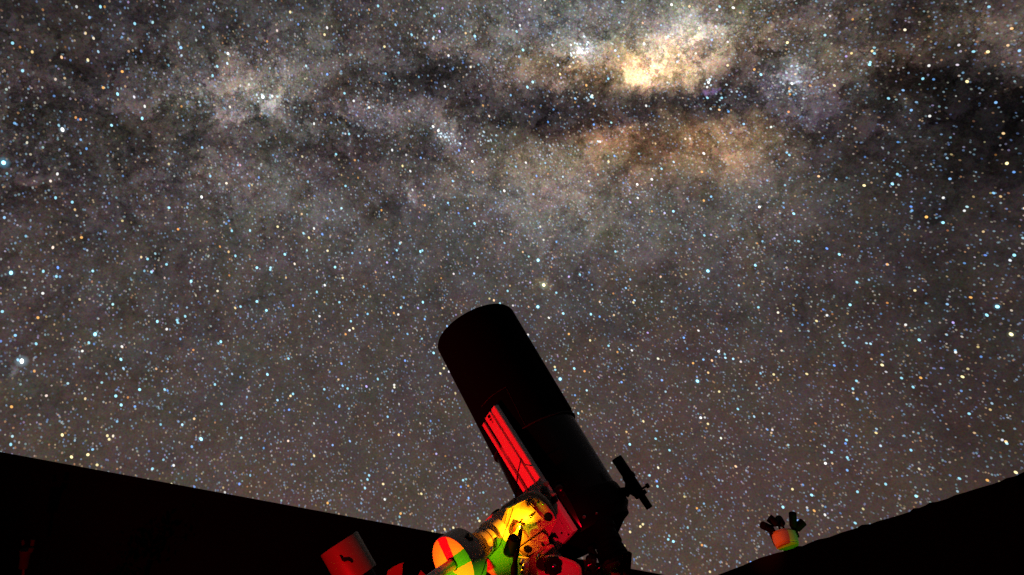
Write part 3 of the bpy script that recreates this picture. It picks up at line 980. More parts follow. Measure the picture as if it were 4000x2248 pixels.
bm_obj('back_panel', bm, mat('dark_red_panel', (0.05, 0.03, 0.03), 0.5), cb)
for x, y in ((2368, 2219), (2419, 2200)):
    bm = bmesh.new()
    p = on_plane(x, y, at(2395, 2240, 1.597), cn)
    lathe(bm, p - cn * 0.001, cn, [(0, 0.003), (0.003, 0.003), (0.004, 0.0015)], 16)
    bm_obj('screw', bm, STEEL, cb)
# cable bundle and filter drawer under the tube
bm = bmesh.new()
tube_path(bm, [at(2330, 2250, 1.6), at(2325, 2232, 1.6), at(2345, 2215, 1.6), at(2356, 2206, 1.61), at(2372, 2200, 1.61)], 0.0022)
tube_path(bm, [at(2274, 2250, 1.6), at(2287, 2232, 1.6), at(2294, 2212, 1.6), at(2310, 2205, 1.6)], 0.0028)
tag(bm_obj('loose_cable', bm, BGLOSS), 'two thin dark cables looping beside the back of the camera', 'cable')
foc = thing('electric_focuser', at(2300, 2215, 1.62), 'small dark focus motor with red glints between camera and mount', 'focus motor')
bm = bmesh.new()
slab(bm, [(2255, 2192), (2285, 2186), (2305, 2186), (2322, 2192), (2330, 2215), (2328, 2300), (2275, 2300), (2268, 2215)], at(2300, 2215, 1.62), cn, 0.03, 0.003)
bm_obj('motor_box', bm, BGLOSS, foc)
for x, y, r in ((2303, 2193, 0.010), (2318, 2194, 0.008), (2312, 2210, 0.009), (2296, 2240, 0.008), (2340, 2242, 0.006)):
    bm = bmesh.new()
    p = at(x, y, 1.605)
    lathe(bm, p - cn * 0.012, cn, [(0, r), (0.016, r), (0.019, r * 0.7)], 20)
    bm_obj('knob', bm, BGLOSS, foc)

# ------------------------------------------------------------------ the mount
mount = thing('telescope_mount', at(2060, 2300, 1.62), 'white equatorial mount head lit yellow and green, carrying the black telescope', 'telescope mount')
def dec(t):                                     # a point on the declination axis, t metres behind the counterweight's face
    return CW0 - DEC * t

# plane of the housing's lettered face
FN = (cw(-0.36, -0.20, 0.91)).normalized()
FP = at(2040, 2050, 1.545)
face_pix = [(1946, 2084), (1952, 2060), (1962, 2030), (1975, 1985), (2052, 1949), (2098, 2000), (2144, 2053), (2023, 2141), (1984, 2135), (1955, 2120)]
bm = bmesh.new()
slab(bm, face_pix, FP, FN, 0.075, 0.0035, 3, taper=0.97)
hous = bm_obj('axis_housing', bm, WHITE, mount)
# raised frame lines on the face
bm = bmesh.new()
def strip(bm, pix, w, h, p0=FP, n=FN):
    pts = [on_plane(x, y, p0, n) for x, y in pix]
    for a, b in zip(pts, pts[1:]):
        d = (b - a).normalized(); x = n.cross(d).normalized()
        prism(bm, [a - x * w, b - x * w, b + x * w, a + x * w], n * h, h * 0.4, 1)
strip(bm, [(1987, 1988), (2052, 1954)], 0.0012, 0.0016)
strip(bm, [(1987, 1988), (1972, 2050)], 0.0009, 0.0010)
bm_obj('face_rib', bm, WHITE, hous)
# upper flank: faces up and to the right, carries the round black cap
UN = (cw(-0.24, -0.10, 0.96)).normalized()
UP = on_plane(2098, 2003, FP, FN)
bm = bmesh.new()
slab(bm, [(2054, 1950), (2070, 1940), (2100, 1945), (2132, 1968), (2160, 2005), (2175, 2036), (2146, 2053), (2099, 2000)], UP - FN * 0.001, UN, 0.07, 0.003, 3)
bm_obj('flank_cover', bm, WHITE, mount)
bm = bmesh.new()
strip(bm, [(2056, 1954), (2143, 2051)], 0.0014, 0.0022, UP, (FN + UN).normalized())
bm_obj('edge_rib', bm, WHITE, hous)
# the shell behind, which only the sky lights
bm = bmesh.new()
slab(bm, [(1951, 1992), (1961, 1980), (1976, 1966), (2009, 1953), (2041, 1930), (2061, 1921), (2087, 1915), (2112, 1925), (2140, 1950), (2170, 2000), (2178, 2036), (2144, 2100), (2030, 2140), (1965, 2080)],
     at(2060, 2020, 1.60), (FN + cw(-0.2, 0.5, 0)).normalized(), 0.09, 0.012, 4)
bm_obj('rear_shell', bm, WHITE, mount)
# curved lip round the saddle
bm = bmesh.new()
pth = [at(2066, 1929, 1.60), at(2085, 1928, 1.595), at(2108, 1936, 1.59), at(2128, 1952, 1.585), at(2148, 1978, 1.58), at(2163, 2005, 1.58)]
tube_path(bm, pth, 0.004)
bm_obj('lip', bm, WHITE, mount)

# lower block under the groove
LN = (cw(-0.30, -0.28, 0.91)).normalized()
LP = at(2080, 2130, 1.54)
bm = bmesh.new()
slab(bm, [(2023, 2146), (2119, 2079), (2131, 2089), (2144, 2103), (2138, 2108), (2148, 2121), (2100, 2152), (2056, 2178), (2040, 2162)], LP, LN, 0.06, 0.0025, 2)
low = bm_obj('lower_housing', bm, WHITE, mount)
def cap_on(px, py, p0, n, r, h, m, parent, name='cap'):
    bm = bmesh.new()
    p = on_plane(px, py, p0, n)
    lathe(bm, p - n * 0.002, n, [(0, r), (h, r), (h + 0.0015, r * 0.9), (h + 0.0018, r * 0.3)], 40)
    return bm_obj(name, bm, m, parent)
cap_on(2062, 2145, LP, LN, 0.0100, 0.003, RUBBER, low)
cap_on(2142, 2020, UP, UN, 0.0100, 0.003, RUBBER, hous)
cap_on(2102, 1963, UP, UN, 0.0030, 0.002, BGLOSS, hous, 'screw')
cap_on(2122, 1969, UP, UN, 0.0024, 0.002, STEEL, hous, 'screw')
cap_on(2112, 2054, FP, FN, 0.0016, 0.0015, STEEL, hous, 'screw')
cap_on(2034, 2108, FP, FN, 0.0014, 0.0015, BGLOSS, hous, 'screw')
cap_on(1968, 2072, FP, FN, 0.0016, 0.001, BGLOSS, hous, 'screw')
# level window with a lever
bm = bmesh.new()
slab(bm, [(2062, 2015), (2080, 2007), (2091, 1995), (2095, 1999), (2087, 2012), (2072, 2027)], FP + FN * 0.0012, FN, 0.003, 0.0004, 1)
lv = bm_obj('lock_lever', bm, BGLOSS, hous)
cap_on(2074, 2016, FP + FN * 0.0012, FN, 0.0016, 0.0015, STEEL, lv, 'pin')
# slot in the lower block
bm = bmesh.new()
slab(bm, [(2112, 2122), (2117, 2118), (2131, 2127), (2129, 2133), (2122, 2137), (2114, 2130)], LP + LN * 0.0012, LN, 0.003, 0.0008, 2)
bm_obj('slot_cover', bm, BPLAST, low)
bm = bmesh.new()
slab(bm, [(2119, 2119), (2123, 2118), (2131, 2127), (2129, 2130)], LP + LN * 0.003, LN, 0.003, 0.0008, 2)
bm_obj('latch', bm, WHITE, low)

# lettering
ft = bpy.data.curves.new('lettering', 'FONT')
ft.body = 'AZ-EQ6 GT'
ft.size = 0.0080
ft.extrude = 0.0003
ft.align_x = 'CENTER'
ft.align_y = 'CENTER'
ft.offset = 0.00016
ft.materials.append(PRINT)
fo = bpy.data.objects.new('lettering_outline', ft)
COL.objects.link(fo)
bpy.context.view_layer.update()
fme = bpy.data.meshes.new_from_object(fo.evaluated_get(bpy.context.evaluated_depsgraph_get()))
bpy.data.objects.remove(fo)
fo = bpy.data.objects.new('lettering', fme)
if not len(fme.materials): fme.materials.append(PRINT)
COL.objects.link(fo)
ta, tb = on_plane(2065, 2064, FP, FN), on_plane(2114, 2034, FP, FN)
tx = (tb - ta).normalized(); ty = FN.cross(tx).normalized()
M = Matrix((tx, ty, FN)).transposed().to_4x4()
M.translation = (ta + tb) / 2 + FN * 0.0006
fo.parent = hous
hous_w = Matrix.Translation(mount.location) @ Matrix.Translation(-mount.location)
fo.matrix_local = M

# saddle clamp that grips the bar
SN = RN
SPt = r0 + RN * 0.020
bm = bmesh.new()
slab(bm, [(2104, 1900), (2128, 1883), (2131, 1898), (2124, 1912), (2128, 1922), (2146, 1928), (2157, 1930), (2162, 1938), (2148, 1948), (2157, 1968), (2168, 1990), (2175, 2010), (2160, 2020), (2140, 1985), (2118, 1945)], SPt, SN, 0.012, 0.001)
sad = bm_obj('saddle_plate', bm, WHITE, mount)
bm = bmesh.new()
slab(bm, [(2095, 1905), (2106, 1898), (2140, 1950), (2186, 2030), (2198, 2052), (2160, 2068), (2140, 2060), (2180, 2040), (2150, 1995)], SPt - SN * 0.008, SN, 0.03, 0.001)
bm_obj('saddle_base', bm, ALU, mount)
bm = bmesh.new()
slab(bm, [(2100, 1940), (2180, 2030), (2196, 2060), (2160, 2085), (2140, 2105), (2125, 2085), (2150, 2060)], SPt - SN * 0.014, SN, 0.03, 0.002)
bm_obj('saddle_flange', bm, ALU, mount)
for x, y, r in ((2132, 1910, 0.0075), (2141, 1921, 0.0045), (2131, 1921, 0.004)):
    bm = bmesh.new()
    p = on_plane(x, y, SPt, SN)
    lathe(bm, p, SN, [(0, r * 0.7), (0.004, r * 0.7), (0.005, r), (0.012, r), (0.014, r * 0.6)], 24)
    bm_obj('clamp_screw', bm, BGLOSS, sad)
bm = bmesh.new()
slab(bm, [(2147, 1950), (2170, 1936), (2182, 1958), (2160, 1974)], SPt + SN * 0.004, SN, 0.02, 0.0015)
bm_obj('clamp_jaw', bm, RUBBER, sad)
bm = bmesh.new()
slab(bm, [(2205, 2108), (2225, 2100), (2213, 2140), (2195, 2150), (2182, 2124)], at(2200, 2125, 1.67), SN, 0.03, 0.003)
bm_obj('stop_block', bm, BLACK, scope)

# declination motor dome (brownish, lit by the sky only)
bm = bmesh.new()
dn = (cw(-0.55, 0.25, 0.6)).normalized()
slab(bm, [(1872, 2079), (1885, 2056), (1895, 2034), (1910, 2017), (1930, 2002), (1953, 1993), (1975, 1985), (1990, 2020), (1985, 2070), (1960, 2110), (1935, 2125), (1920, 2110), (1895, 2090)],
     at(1930, 2055, 1.585), dn, 0.05, 0.012, 5)
bm_obj('motor_cover', bm, WHITE, mount)
bm = bmesh.new()
slab(bm, [(1912, 2017), (1922, 2003), (1938, 1991), (1949, 1987), (1954, 1991), (1950, 1996), (1930, 2006)], at(1930, 2000, 1.60), dn, 0.02, 0.002)
bm_obj('vent_cap', bm, RUBBER, mount)

# neck between dome and weight: stepped rings on the declination axis
bm = bmesh.new()
lathe(bm, dec(0.150), DEC, [(0, 0.036), (0.024, 0.036), (0.028, 0.033), (0.030, 0.029), (0.048, 0.0275), (0.050, 0.030), (0.064, 0.030), (0.066, 0.022), (0.11, 0.020)], 64)
bm_obj('axis_neck', bm, WHITE, mount)
bm = bmesh.new()
lathe(bm, dec(0.104), DEC, [(0, 0.0305), (0, 0.0315), (0.002, 0.0315), (0.002, 0.0305)], 64, caps=False)
bm_obj('seal_ring', bm, RUBBER, mount)
bm = bmesh.new()
p = at(1921, 2138, 1.50)
lathe(bm, p, cw(-0.3, -0.6, 0.7), [(0, 0.004), (0.008, 0.004), (0.010, 0.002)], 16)
rod(bm, p + cw(0.004, 0.006, 0), p + cw(0.004, 0.018, 0.004), 0.0018, seg=10)
bm_obj('set_screw', bm, STEEL, mount)

# counterweight bar
bm = bmesh.new()
lathe(bm, dec(0.05), DEC, [(0, 0.0125), (0.33, 0.0125), (0.335, 0.0115)], 40)
bm_obj('counterweight_bar', bm, CHROME, mount)

# polar-axis body, green in the lamp light
GN = (cw(-0.25, -0.35, 0.90)).normalized()
GP = at(1975, 2180, 1.53)
bm = bmesh.new()
slab(bm, [(1940, 2090), (1958, 2108), (1990, 2128), (2020, 2145), (2056, 2181), (2046, 2240), (2040, 2320), (1990, 2330), (1960, 2275), (1921, 2248), (1899, 2231), (1894, 2212), (1893, 2188), (1912, 2170), (1922, 2150), (1930, 2125)],
     GP, GN, 0.09, 0.006, 3)
pol = bm_obj('polar_housing', bm, WHITE, mount)
bm = bmesh.new()
strip(bm, [(2003, 2178), (1960, 2252)], 0.0016, 0.002, GP, GN)
strip(bm, [(1961, 2128), (1966, 2150)], 0.0010, 0.0012, GP, GN)
bm_obj('casting_seam', bm, WHITE, pol)
cap_on(1993, 2204, GP, GN, 0.0022, 0.0015, BGLOSS, pol, 'screw')
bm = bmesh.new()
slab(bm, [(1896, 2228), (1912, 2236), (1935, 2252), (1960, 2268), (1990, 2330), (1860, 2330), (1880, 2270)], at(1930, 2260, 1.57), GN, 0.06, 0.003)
bm_obj('shadow_plate', bm, RUBBER, mount).name = 'shade_plate'  # black plate put where shade falls below the polar body
# azimuth fork: the slanting casting to the right of the polar body
bm = bmesh.new()
AN = (cw(-0.55, -0.25, 0.80)).normalized()
slab(bm, [(2052, 2186), (2090, 2160), (2128, 2134), (2150, 2124), (2163, 2136), (2132, 2160), (2112, 2178), (2103, 2200), (2097, 2248), (2090, 2320), (2030, 2320), (2046, 2240)], at(2090, 2190, 1.57), AN, 0.05, 0.005, 3)
fk = bm_obj('fork_arm', bm, WHITE, mount)
bm = bmesh.new()
strip(bm, [(2060, 2246), (2085, 2205), (2118, 2168)], 0.0020, 0.0030, at(2090, 2190, 1.57), AN)
strip(bm, [(2043, 2246), (2058, 2222)], 0.0016, 0.0020, at(2090, 2190, 1.57), AN)
bm_obj('rib', bm, WHITE, fk)
bm = bmesh.new()
tube_path(bm, [at(2143, 2141, 1.545), at(2128, 2153, 1.535), at(2118, 2165, 1.525)], 0.0034, 14)
bm_obj('grab_handle', bm, WHITE, mount)
bm = bmesh.new()
slab(bm, [(2140, 2134), (2156, 2122), (2165, 2134), (2180, 2155), (2195, 2174), (2180, 2178), (2150, 2170), (2120, 2178), (2122, 2160)], at(2150, 2150, 1.60), (cw(0.2, 0.1, 1)).normalized(), 0.05, 0.004)
bm_obj('fork_cheek', bm, WHITE, mount)
# added blocker box just below the frame, keeps the green torch off the dovetail bar
bm = bmesh.new()
jn = (cw(-0.061, -0.347, -1.86) - cw(-0.158, -0.846, -1.246)).normalized()
jx = jn.orthogonal().normalized()
box(bm, cw(-0.120, -0.712, -1.435) + EYE, jx, jn.cross(jx), jn, 0.026, 0.026, 0.012, 0.002)
bm_obj('green_light_blocker', bm, RUBBER, mount)
# altitude adjusters
for x, y, r, l in ((2037, 2196, 0.0046, 0.012), (2044, 2215, 0.0040, 0.010), (2040, 2229, 0.0040, 0.012), (2101, 2175, 0.0016, 0.006)):
    bm = bmesh.new()
    p = on_plane(x, y, at(2040, 2210, 1.47), GN)
    lathe(bm, p - GN * 0.006, GN, [(0, r), (l, r), (l + 0.002, r * 0.6)], 20)
    bm_obj('adjuster_screw', bm, STEEL, mount)
bm = bmesh.new()
slab(bm, [(2050, 2200), (2056, 2206), (2064, 2218), (2058, 2226), (2048, 2214)], at(2050, 2210, 1.475), GN, 0.01, 0.0012)
bm_obj('adjuster_lever', bm, ALU, mount)
bm = bmesh.new()
lathe(bm, at(2046, 2178, 1.50), cw(-0.1, -1.0, 0.25), [(0, 0.012), (0.05, 0.012), (0.09, 0.009)], 24)
bm_obj('adjuster_body', bm, WHITE, mount)

# clutch box with a lobed black knob
BN = (cw(0.28, 0.36, 0.88)).normalized()
BP = at(2190, 2215, 1.50)
bm = bmesh.new()
slab(bm, [(2098, 2246), (2100, 2222), (2105, 2200), (2117, 2181), (2132, 2171), (2152, 2167), (2175, 2168), (2203, 2178), (2246, 2195), (2264, 2206), (2273, 2225), (2275, 2320), (2110, 2320)], BP, BN, 0.06, 0.0045, 4)
clb = bm_obj('clutch_housing', bm, WHITE, mount)
bm = bmesh.new()
pts_o = [(2114, 2210), (2124, 2190), (2140, 2178), (2160, 2176), (2176, 2177), (2203, 2187), (2240, 2201), (2254, 2210), (2260, 2225), (2262, 2320)]
strip(bm, pts_o, 0.0022, 0.0030, BP, BN)
bm_obj('rim', bm, WHITE, clb)
bm = bmesh.new()
kp = on_plane(2152, 2213, BP, BN)
lob = lambda k: (lambda a: k * (0.0195 + 0.0016 * math.cos(7 * a)))
lathe(bm, kp, BN, [(0, lob(0.7)), (0.004, lob(0.8)), (0.006, lob(1.0)), (0.018, lob(1.0)), (0.021, lob(0.9)), (0.0215, 0.010), (0.019, 0.008), (0.019, 0.001)], 84)
kn = bm_obj('clutch_knob', bm, RUBBER, clb)
bm = bmesh.new()
lathe(bm, kp + BN * 0.0185, BN, [(0, 0.004), (0.003, 0.004), (0.004, 0.002)], 20)
bm_obj('bolt', bm, STEEL, kn)
bm = bmesh.new()
lathe(bm, on_plane(2122, 2205, BP, BN), (BN + cw(-0.5, 0.1, 0)).normalized(), [(0, 0.014), (0.006, 0.015), (0.012, 0.013)], 30)
bm_obj('scale_ring', bm, BGLOSS, clb)

# hand-controller plug, its cable, and the little lamp
lampn = FN
LED = on_plane(2041, 2044, FP, FN)
bm = bmesh.new()
slab(bm, [(2014, 2044), (2024, 2047), (2018, 2066), (2010, 2080), (2002, 2074), (2007, 2060)], FP + FN * 0.011, FN, 0.013, 0.001)
plug = bm_obj('socket', bm, REDP, hous)
bm = bmesh.new()
slab(bm, [(2026, 2041), (2033, 2044), (2032, 2048), (2027, 2046)], FP + FN * 0.033, FN, 0.0195, 0.0004)
bm_obj('lamp_blocker', bm, REDP, hous)  # small blocker shaped to cast the fan of shadow from the lamp
bm = bmesh.new()
bmesh.ops.create_uvsphere(bm, u_segments=20, v_segments=12, radius=0.0018, matrix=Matrix.Translation(LED + FN * 0.0165))
bm_obj('indicator_lamp', bm, emit('lit_lamp', (1.0, 0.55, 0.35), 3.0), hous)
bm = bmesh.new()
rod(bm, LED - FN * 0.001, LED + FN * 0.0150, 0.0013, seg=12)
bm_obj('lamp_stem', bm, RUBBER, hous)
bm = bmesh.new()
slab(bm, [(1999, 2053), (2006, 2047), (2007, 2056), (2003, 2060)], FP + FN * 0.003, FN, 0.006, 0.0005)
bm_obj('toggle', bm, REDP, hous)

cable = thing('controller_cable', at(2005, 2248, 1.44), 'thick black cable with a long plug sleeve rising into the lit side of the mount', 'cable')
bm = bmesh.new()
tube_path(bm, [on_plane(2037, 2062, FP + FN * 0.006, FN), at(2034, 2075, 1.51), at(2028, 2105, 1.49), at(2020, 2140, 1.475), at(2014, 2175, 1.465), at(2011, 2200, 1.46)],
          lambda t: 0.0036 + 0.0030 * min(1, t * 1.6) - 0.0022 * max(0, (t - 0.75) * 4))
bm_obj('cord', bm, RUBBER, cable)
bm = bmesh.new()
s0, s1_ = at(2012, 2196, 1.46), at(2002, 2300, 1.44)
lathe(bm, s0, s1_ - s0, [(0, 0.0055), (0.010, 0.0130 * 0.6), (0.013, 0.0078), (0.10, 0.0085)], 28)
bm_obj('plug_sleeve', bm, RUBBER, cable)

# black cylinder knob below the lamp with a red ring at its end
grip = thing('round_knob', at(1990, 2160, 1.46), 'short black cylinder with a red rim, in front of the green mount body', 'hand torch')
g0, g1 = at(2010, 2100, 1.46), at(1989, 2157, 1.475)
bm = bmesh.new()
lathe(bm, g0, g1 - g0, [(0, 0.010), (0.002, 0.0125), (0.006, 0.0132), ((g1 - g0).length, 0.0132)], 40)
gb = bm_obj('grip', bm, RUBBER, grip)
bm = bmesh.new()
L_ = (g1 - g0).length
lathe(bm, g0, g1 - g0, [(L_ - 0.0005, 0.0129), (L_ + 0.001, 0.0128), (L_ + 0.004, 0.0120), (L_ + 0.004, 0.0105), (L_ + 0.001, 0.0100)], 40)
bm_obj('end_ring', bm, REDP, grip)

# pier under the mount
pb = at(2040, 2330, 1.60)
bm = bmesh.new()
lathe(bm, (pb.x, pb.y, 0.035), (0, 0, 1), [(0, 0.20), (0.012, 0.20), (0.014, 0.075), (pb.z - 0.10, 0.075), (pb.z - 0.08, 0.10), (pb.z - 0.035, 0.10)], 48)
bm_obj('pier', bm, BLACK, mount)

# ------------------------------------------------------------------ counterweight on its bar
cwt = thing('counterweight', dec(0.03), 'round white counterweight disc crossed by a red and a green band of light', 'counterweight')
bm = bmesh.new()
RWt = 0.0608
lathe(bm, dec(0.044), DEC, [(0, 0.014), (0, RWt * 0.96), (0.002, RWt), (0.0415, RWt), (0.0435, RWt * 0.985), (0.044, RWt * 0.955), (0.044, 0.0145), (0.042, 0.0135)], 128, caps=False)
wb = bm_obj('weight_disc', bm, WEIGHT, cwt)
bm = bmesh.new()
lathe(bm, dec(0.0445), DEC, [(0.0, RWt * 0.9), (-0.002, RWt * 0.93), (-0.004, RWt * 0.90)], 96, caps=False)
bm_obj('groove', bm, RUBBER, wb)
bm = bmesh.new()
lathe(bm, dec(0.0), DEC, [(-0.002, 0.0145), (0.0012, 0.0145), (0.0012, 0.0128)], 48, caps=False)
bm_obj('bushing', bm, BGLOSS, wb)
# lock knob on the weight's rim
kx = at(1822, 2092, 1.47)
kr = (kx - dec(0.022)); kr = (kr - DEC * kr.dot(DEC)).normalized()
bm = bmesh.new()
kr = cw(-0.15, 0.45, 0.8).normalized()
kb = at(1832, 2116, 1.462)
lathe(bm, kb, kr, [(0, 0.006), (0.006, 0.006), (0.008, lambda a: 0.0115 + 0.0018 * math.cos(5 * a)), (0.020, lambda a: 0.012 + 0.002 * math.cos(5 * a)), (0.024, 0.007)], 60)
bm_obj('lock_knob', bm, BPLAST, cwt)

# ------------------------------------------------------------------ thin cable hanging from the tube across the sky
hang = [at(2034, 1720, 1.83), at(2042, 1742, 1.785), at(2043, 1765, 1.775), at(2038, 1785, 1.765), at(2026, 1835, 1.73), at(2018, 1890, 1.66), at(2013, 1945, 1.60), at(2007, 1975, 1.56), at(1993, 2022, 1.52), at(1975, 2070, 1.50),
        at(1962, 2105, 1.485), at(1950, 2134, 1.47), at(1925, 2160, 1.45), at(1902, 2188, 1.435), at(1890, 2222, 1.43), at(1876, 2262, 1.42)]
bm = bmesh.new()
tube_path(bm, hang, lambda t: 0.0014 if t < 0.3 else (0.0017 if t < 0.45 else 0.0010), 8)
tag(bm_obj('thin_cable', bm, RUBBER), 'thin black cable hanging down from the tube across sky and mount', 'cable')

# ------------------------------------------------------------------ second telescope, left of the mount
T2 = thing('telescope', at(1500, 2320, 2.35), 'white telescope tube end glowing dim red against the black wall, left of the mount', 'telescope')
a0_ = at(1325, 2123, 2.45)
d2 = cw(0.56, -0.83, 0.20).normalized()
bm = bmesh.new()
lathe(bm, a0_, d2, [(0.004, 0.066), (0.0, 0.068), (0.0, 0.0715), (0.003, 0.073), (0.135, 0.073), (0.135, 0.062)], 72, caps=False)
lathe(bm, a0_, d2, [(0.004, 0.066), (0.12, 0.066)], 72, caps=False)
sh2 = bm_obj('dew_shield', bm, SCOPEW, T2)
bm = bmesh.new()
lathe(bm, a0_, d2, [(0.125, 0.055), (0.45, 0.055), (0.452, 0.03), (0.55, 0.03)], 48)
bm_obj('tube', bm, BLACK, T2)
n2_ = (EYE - at(1355, 2185, 2.2)); n2_ = (n2_ - d2 * n2_.dot(d2)).normalized()
bm = bmesh.new()
slab(bm, [(1325, 2168), (1335, 2170), (1340, 2180), (1362, 2176), (1372, 2182), (1381, 2196), (1375, 2200), (1362, 2190), (1345, 2196), (1335, 2190)], a0_ + d2 * 0.08 + n2_ * 0.0755, n2_, 0.006, 0.0008)
bm_obj('dark_zigzag', bm, RUBBER, sh2)  # thin black plate standing in for a shadow-like zigzag on the tube
# its mount head, just its corner shows
m2 = thing('telescope_mount', at(1560, 2300, 2.3), 'small pointed red lit corner of another mount, low between tube and counterweight', 'telescope mount')
bm = bmesh.new()
slab(bm, [(1514, 2230), (1535, 2216), (1560, 2203), (1579, 2197), (1571, 2208), (1570, 2300), (1500, 2300)], at(1545, 2230, 2.2), (cw(-0.4, -0.2, 0.9)).normalized(), 0.05, 0.002)
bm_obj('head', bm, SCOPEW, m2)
bm = bmesh.new()
slab(bm, [(1633, 2247), (1641, 2238), (1644, 2227), (1652, 2236), (1664, 2247), (1668, 2300), (1630, 2300)], at(1648, 2240, 2.1), (cw(0.1, -0.2, 0.9)).normalized(), 0.05, 0.002)
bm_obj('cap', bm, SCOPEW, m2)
bm = bmesh.new()
lathe(bm, (at(1560, 2400, 2.3).x, at(1560, 2400, 2.3).y, 0.035), (0, 0, 1), [(0, 0.16), (0.01, 0.16), (0.012, 0.06), (at(1560, 2320, 2.3).z - 0.03, 0.06)], 32)
bm_obj('pier', bm, BLACK, m2)

# ------------------------------------------------------------------ added blocker on a stand, unseen, keeps the left torch off the mount body
es_c = [at(x, y, 1.53) for x, y in ((1888, 2098), (2310, 2098), (2310, 2330), (1888, 2330))]
es_c = [q + (RED_POS - q) * 0.33 for q in es_c]
es_m = sum(es_c, Vector()) / 4
es = thing('light_blocker_stand', (es_m.x, es_m.y, 0.035), 'added black box on a thin stand, unseen below the frame, shading the mount from the red torch', 'stand')
bm = bmesh.new()
prism(bm, es_c, (RED_POS - es_m).normalized() * 0.05, 0.002)
bm_obj('shade_box', bm, RUBBER, es)
bm = bmesh.new()
rod(bm, (es_m.x, es_m.y, 0.035), (es_m.x, es_m.y, es_m.z - 0.04), 0.012, seg=16)
lathe(bm, (es_m.x, es_m.y, 0.034), (0, 0, 1), [(0, 0.16), (0.01, 0.16), (0.014, 0.02)], 32)
bm_obj('pole', bm, RUBBER, es)

# ------------------------------------------------------------------ lamp cluster on the right-hand wall
def fitting(root, f, k=1.0, drum=None):
    pass
LD = 4.1
fx = thing('lamp_fitting', at(3075, 2150, LD), 'shiny drum on a short post above the lumpy wall, dark lamp heads on top', 'light fitting')
u_ = Vector((0.05, -0.06, -1.0)).normalized()
bm = bmesh.new()
px_ = LD / F
lathe(bm, at(3059, 2079, LD), u_, [(0, 38 * px_), (0.002, 40 * px_), (0.010, 42 * px_), (0.014, 46 * px_), (0.040, 47.5 * px_), (0.074, 44 * px_), (0.078, 40.5 * px_), (0.085, 42.5 * px_), (0.088, 40 * px_)], 64)
dr = bm_obj('drum', bm, DRUMM, fx)
bm = bmesh.new()
rod(bm, at(3068, 2134, LD), at(3074, 2185, LD), 8 * px_, seg=20)
bm_obj('post', bm, DPLAST, fx)
def bracket(pix):
    bm = bmesh.new()
    slab(bm, pix, at(3060, 2100, LD - 0.03), (EYE - at(3060, 2100, LD)).normalized(), 0.03, 0.002)
    bm_obj('side_bracket', bm, RUBBER, fx)
bracket([(3002, 2082), (3020, 2079), (3015, 2100), (3028, 2136), (3024, 2134), (3012, 2104)])
bracket([(3098, 2070), (3116, 2073), (3124, 2100), (3113, 2102), (3108, 2090)])
bracket([(3111, 2112), (3117, 2128), (3100, 2132), (3080, 2133), (3108, 2122)])
for hx0, hy0, hx1, hy1, r0_, dd in ((2979, 2052, 3024, 2074, 15, -0.03), (3004, 2024, 3042, 2054, 16, 0.02), (3042, 2028, 3056, 2052, 15, 0.08), (3096, 2006, 3100, 2072, 14.5, -0.02), (3137, 2040, 3102, 2074, 16, 0.02)):
    bm = bmesh.new()
    a, b = at(hx0, hy0, LD + dd), at(hx1, hy1, LD)
    lathe(bm, a, b - a, [(0.004, r0_ * px_ * 0.86), (0, r0_ * px_ * 0.9), (0, r0_ * px_), ((b - a).length * 0.72, r0_ * px_), ((b - a).length * 0.85, r0_ * px_ * 0.7), ((b - a).length, 5 * px_)], 28)
    bm_obj('lamp_head', bm, RUBBER, fx)
for hx, hy, ex, ey in ((3055, 2045, 3066, 2078), (3100, 2066, 3090, 2078), (3020, 2070, 3035, 2080), (3040, 2050, 3050, 2078), (3104, 2070, 3095, 2080)):
    bm = bmesh.new()
    rod(bm, at(hx, hy, LD), at(ex, ey, LD), 4 * px_, seg=12)
    bm_obj('stem', bm, RUBBER, fx)

# the same kind of fitting, barely lit, far left
LD2 = 2.3
p2 = LD2 / F
gx = thing('lamp_fitting', at(100, 2250, LD2), 'barely visible dim red lamp fitting deep in the dark at far left', 'light fitting')
bm = bmesh.new()
lathe(bm, at(101, 2148, LD2), at(93, 2203, LD2) - at(101, 2148, LD2), [(0, 19 * p2), (0.004, 20 * p2), (0.035, 16 * p2), (0.062, 15.5 * p2)], 32)
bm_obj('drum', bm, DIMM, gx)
bm = bmesh.new()
rod(bm, at(93, 2203, LD2), at(88, 2290, LD2), 5 * p2, seg=12)
bm_obj('post', bm, DPLAST, gx)
for x0, y0, x1, y1, r in ((129, 2108, 126, 2132, 7), (89, 2110, 91, 2130, 5), (124, 2140, 118, 2156, 9)):
    bm = bmesh.new()
    rod(bm, at(x0, y0, LD2), at(x1, y1, LD2), r * p2, seg=20, bev=0.001)
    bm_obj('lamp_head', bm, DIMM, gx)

# ------------------------------------------------------------------ potted shrub at the foot of the left wall (all but lost in the dark)
pl = thing('potted_shrub', at(480, 2330, 2.5), 'leafy shrub almost lost in the dark at the lower left edge', 'shrub')
bm = bmesh.new()
for k in range(260):
    c = at(470 + rng.normal() * 50, 2268 + rng.normal() * 22, 2.5 + rng.normal() * 0.06)
    u = Vector(rng.normal(size=3)).normalized(); v = u.orthogonal().normalized()
    h = 0.012 * rng.uniform(0.6, 1.3)
    vs = [bm.verts.new(c - u * h), bm.verts.new(c + v * h * 0.45), bm.verts.new(c + u * h), bm.verts.new(c - v * h * 0.45)]
    bm.faces.new(vs)
fo_ = bm_obj('foliage', bm, LEAF, pl, smooth=0)
fo_['kind'] = 'stuff'
bm = bmesh.new()
pf = at(480, 2330, 2.5)
lathe(bm, (pf.x, pf.y, 0.035), (0, 0, 1), [(0, 0.12), (0.3, 0.16), (0.3, 0.14)], 24)
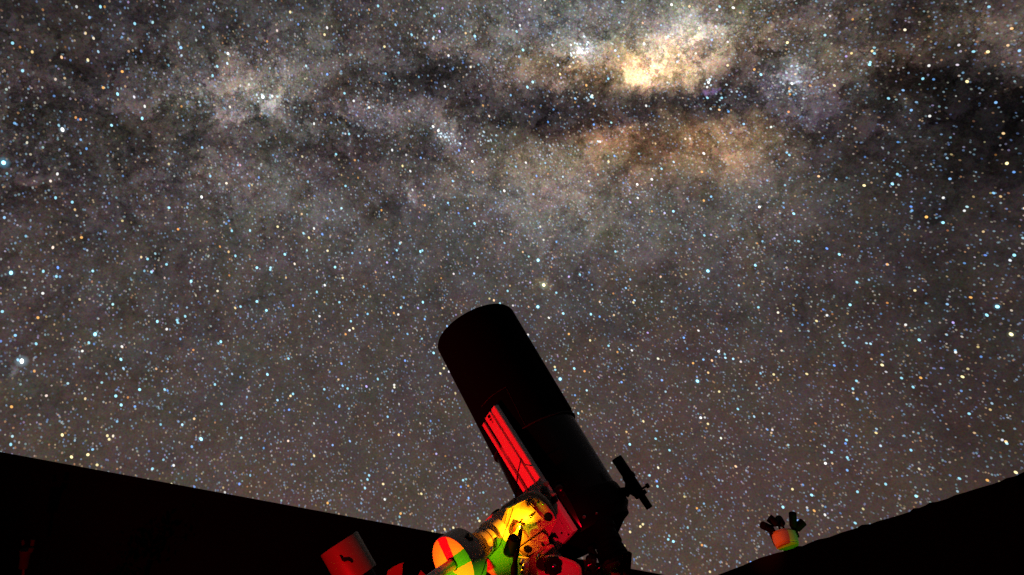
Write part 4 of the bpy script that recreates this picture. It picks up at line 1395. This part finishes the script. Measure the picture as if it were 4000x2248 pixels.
lathe(bm, (pf.x, pf.y, 0.3), (0, 0, 1), [(0, 0.02), (pf.z - 0.3, 0.008)], 10)
bm_obj('pot', bm, DPLAST, pl)

# ------------------------------------------------------------------ lamps
def torch(name, pos, aim, col, power, radius, cone, blend, label):
    d = (Vector(aim) - pos).normalized()
    root = thing(name, pos, label, 'lamp')
    bm = bmesh.new()
    lathe(bm, pos - d * 0.10, d, [(0, 0.012), (0.005, 0.014), (0.06, 0.014), (0.075, 0.022), (0.095, 0.024), (0.095, 0.021), (0.085, 0.019)], 32)
    bm_obj('torch_body', bm, RUBBER, root)
    bm = bmesh.new()
    lathe(bm, pos - d * 0.012, d, [(0, 0.018), (0.001, 0.018)], 24)
    bm_obj('lens', bm, emit(name + '_lens', col, 6.0), root)
    ld = bpy.data.lights.new(name + '_light', 'SPOT')
    ld.energy = power
    ld.color = col
    ld.shadow_soft_size = radius
    ld.spot_size = math.radians(cone)
    ld.spot_blend = blend
    lo = bpy.data.objects.new(name + '_light', ld)
    COL.objects.link(lo)
    lo.location = pos
    lo.rotation_euler = d.to_track_quat('-Z', 'Y').to_euler()
    return lo

torch('unseen_red_torch', RED_POS, at(1900, 2000, 1.7), (1.0, 0.0, 0.005), 120.0, 0.005, 165, 0.3, 'red torch below the frame at left, shining up at the counterweight')
torch('unseen_red_torch', RED2_POS, at(2225, 2065, 1.68), (1.0, 0.0, 0.02), 24.0, 0.004, 17, 1.0, 'added red torch, unseen below the frame, brightening the bar under the telescope')  # added lamp that turns the bar's lower end red
torch('unseen_green_torch', GREEN_POS, cw(-0.105, -0.655, -1.42) + EYE, (0.20, 1.0, 0.0), 6.6, 0.0035, 38, 1.0, 'green torch below the frame shining up at the mount')
torch('unseen_green_torch', at(4500, 3500, 2.4), at(3085, 2075, 4.1), (0.16, 1.0, 0.0), 60.0, 0.02, 13, 1.0, 'added green torch, unseen below the frame at far right, brightening the drum over the lumpy wall')  # added lamp for the green side of the drum
torch('unseen_red_torch', at(1500, 3150, 2.3), at(3000, 2120, 4.1), (1.0, 0.07, 0.0), 520.0, 0.02, 8, 1.0, 'added red torch, unseen below the frame, brightening the drum over the lumpy wall')  # added lamp for the red side of the drum
ll = bpy.data.lights.new('indicator_light', 'POINT')
ll.energy = 0.85
ll.color = (1.0, 0.31, 0.003)
ll.shadow_soft_size = 0.0014
lo = bpy.data.objects.new('indicator_light', ll)
COL.objects.link(lo)
lo.location = LED + FN * 0.0235
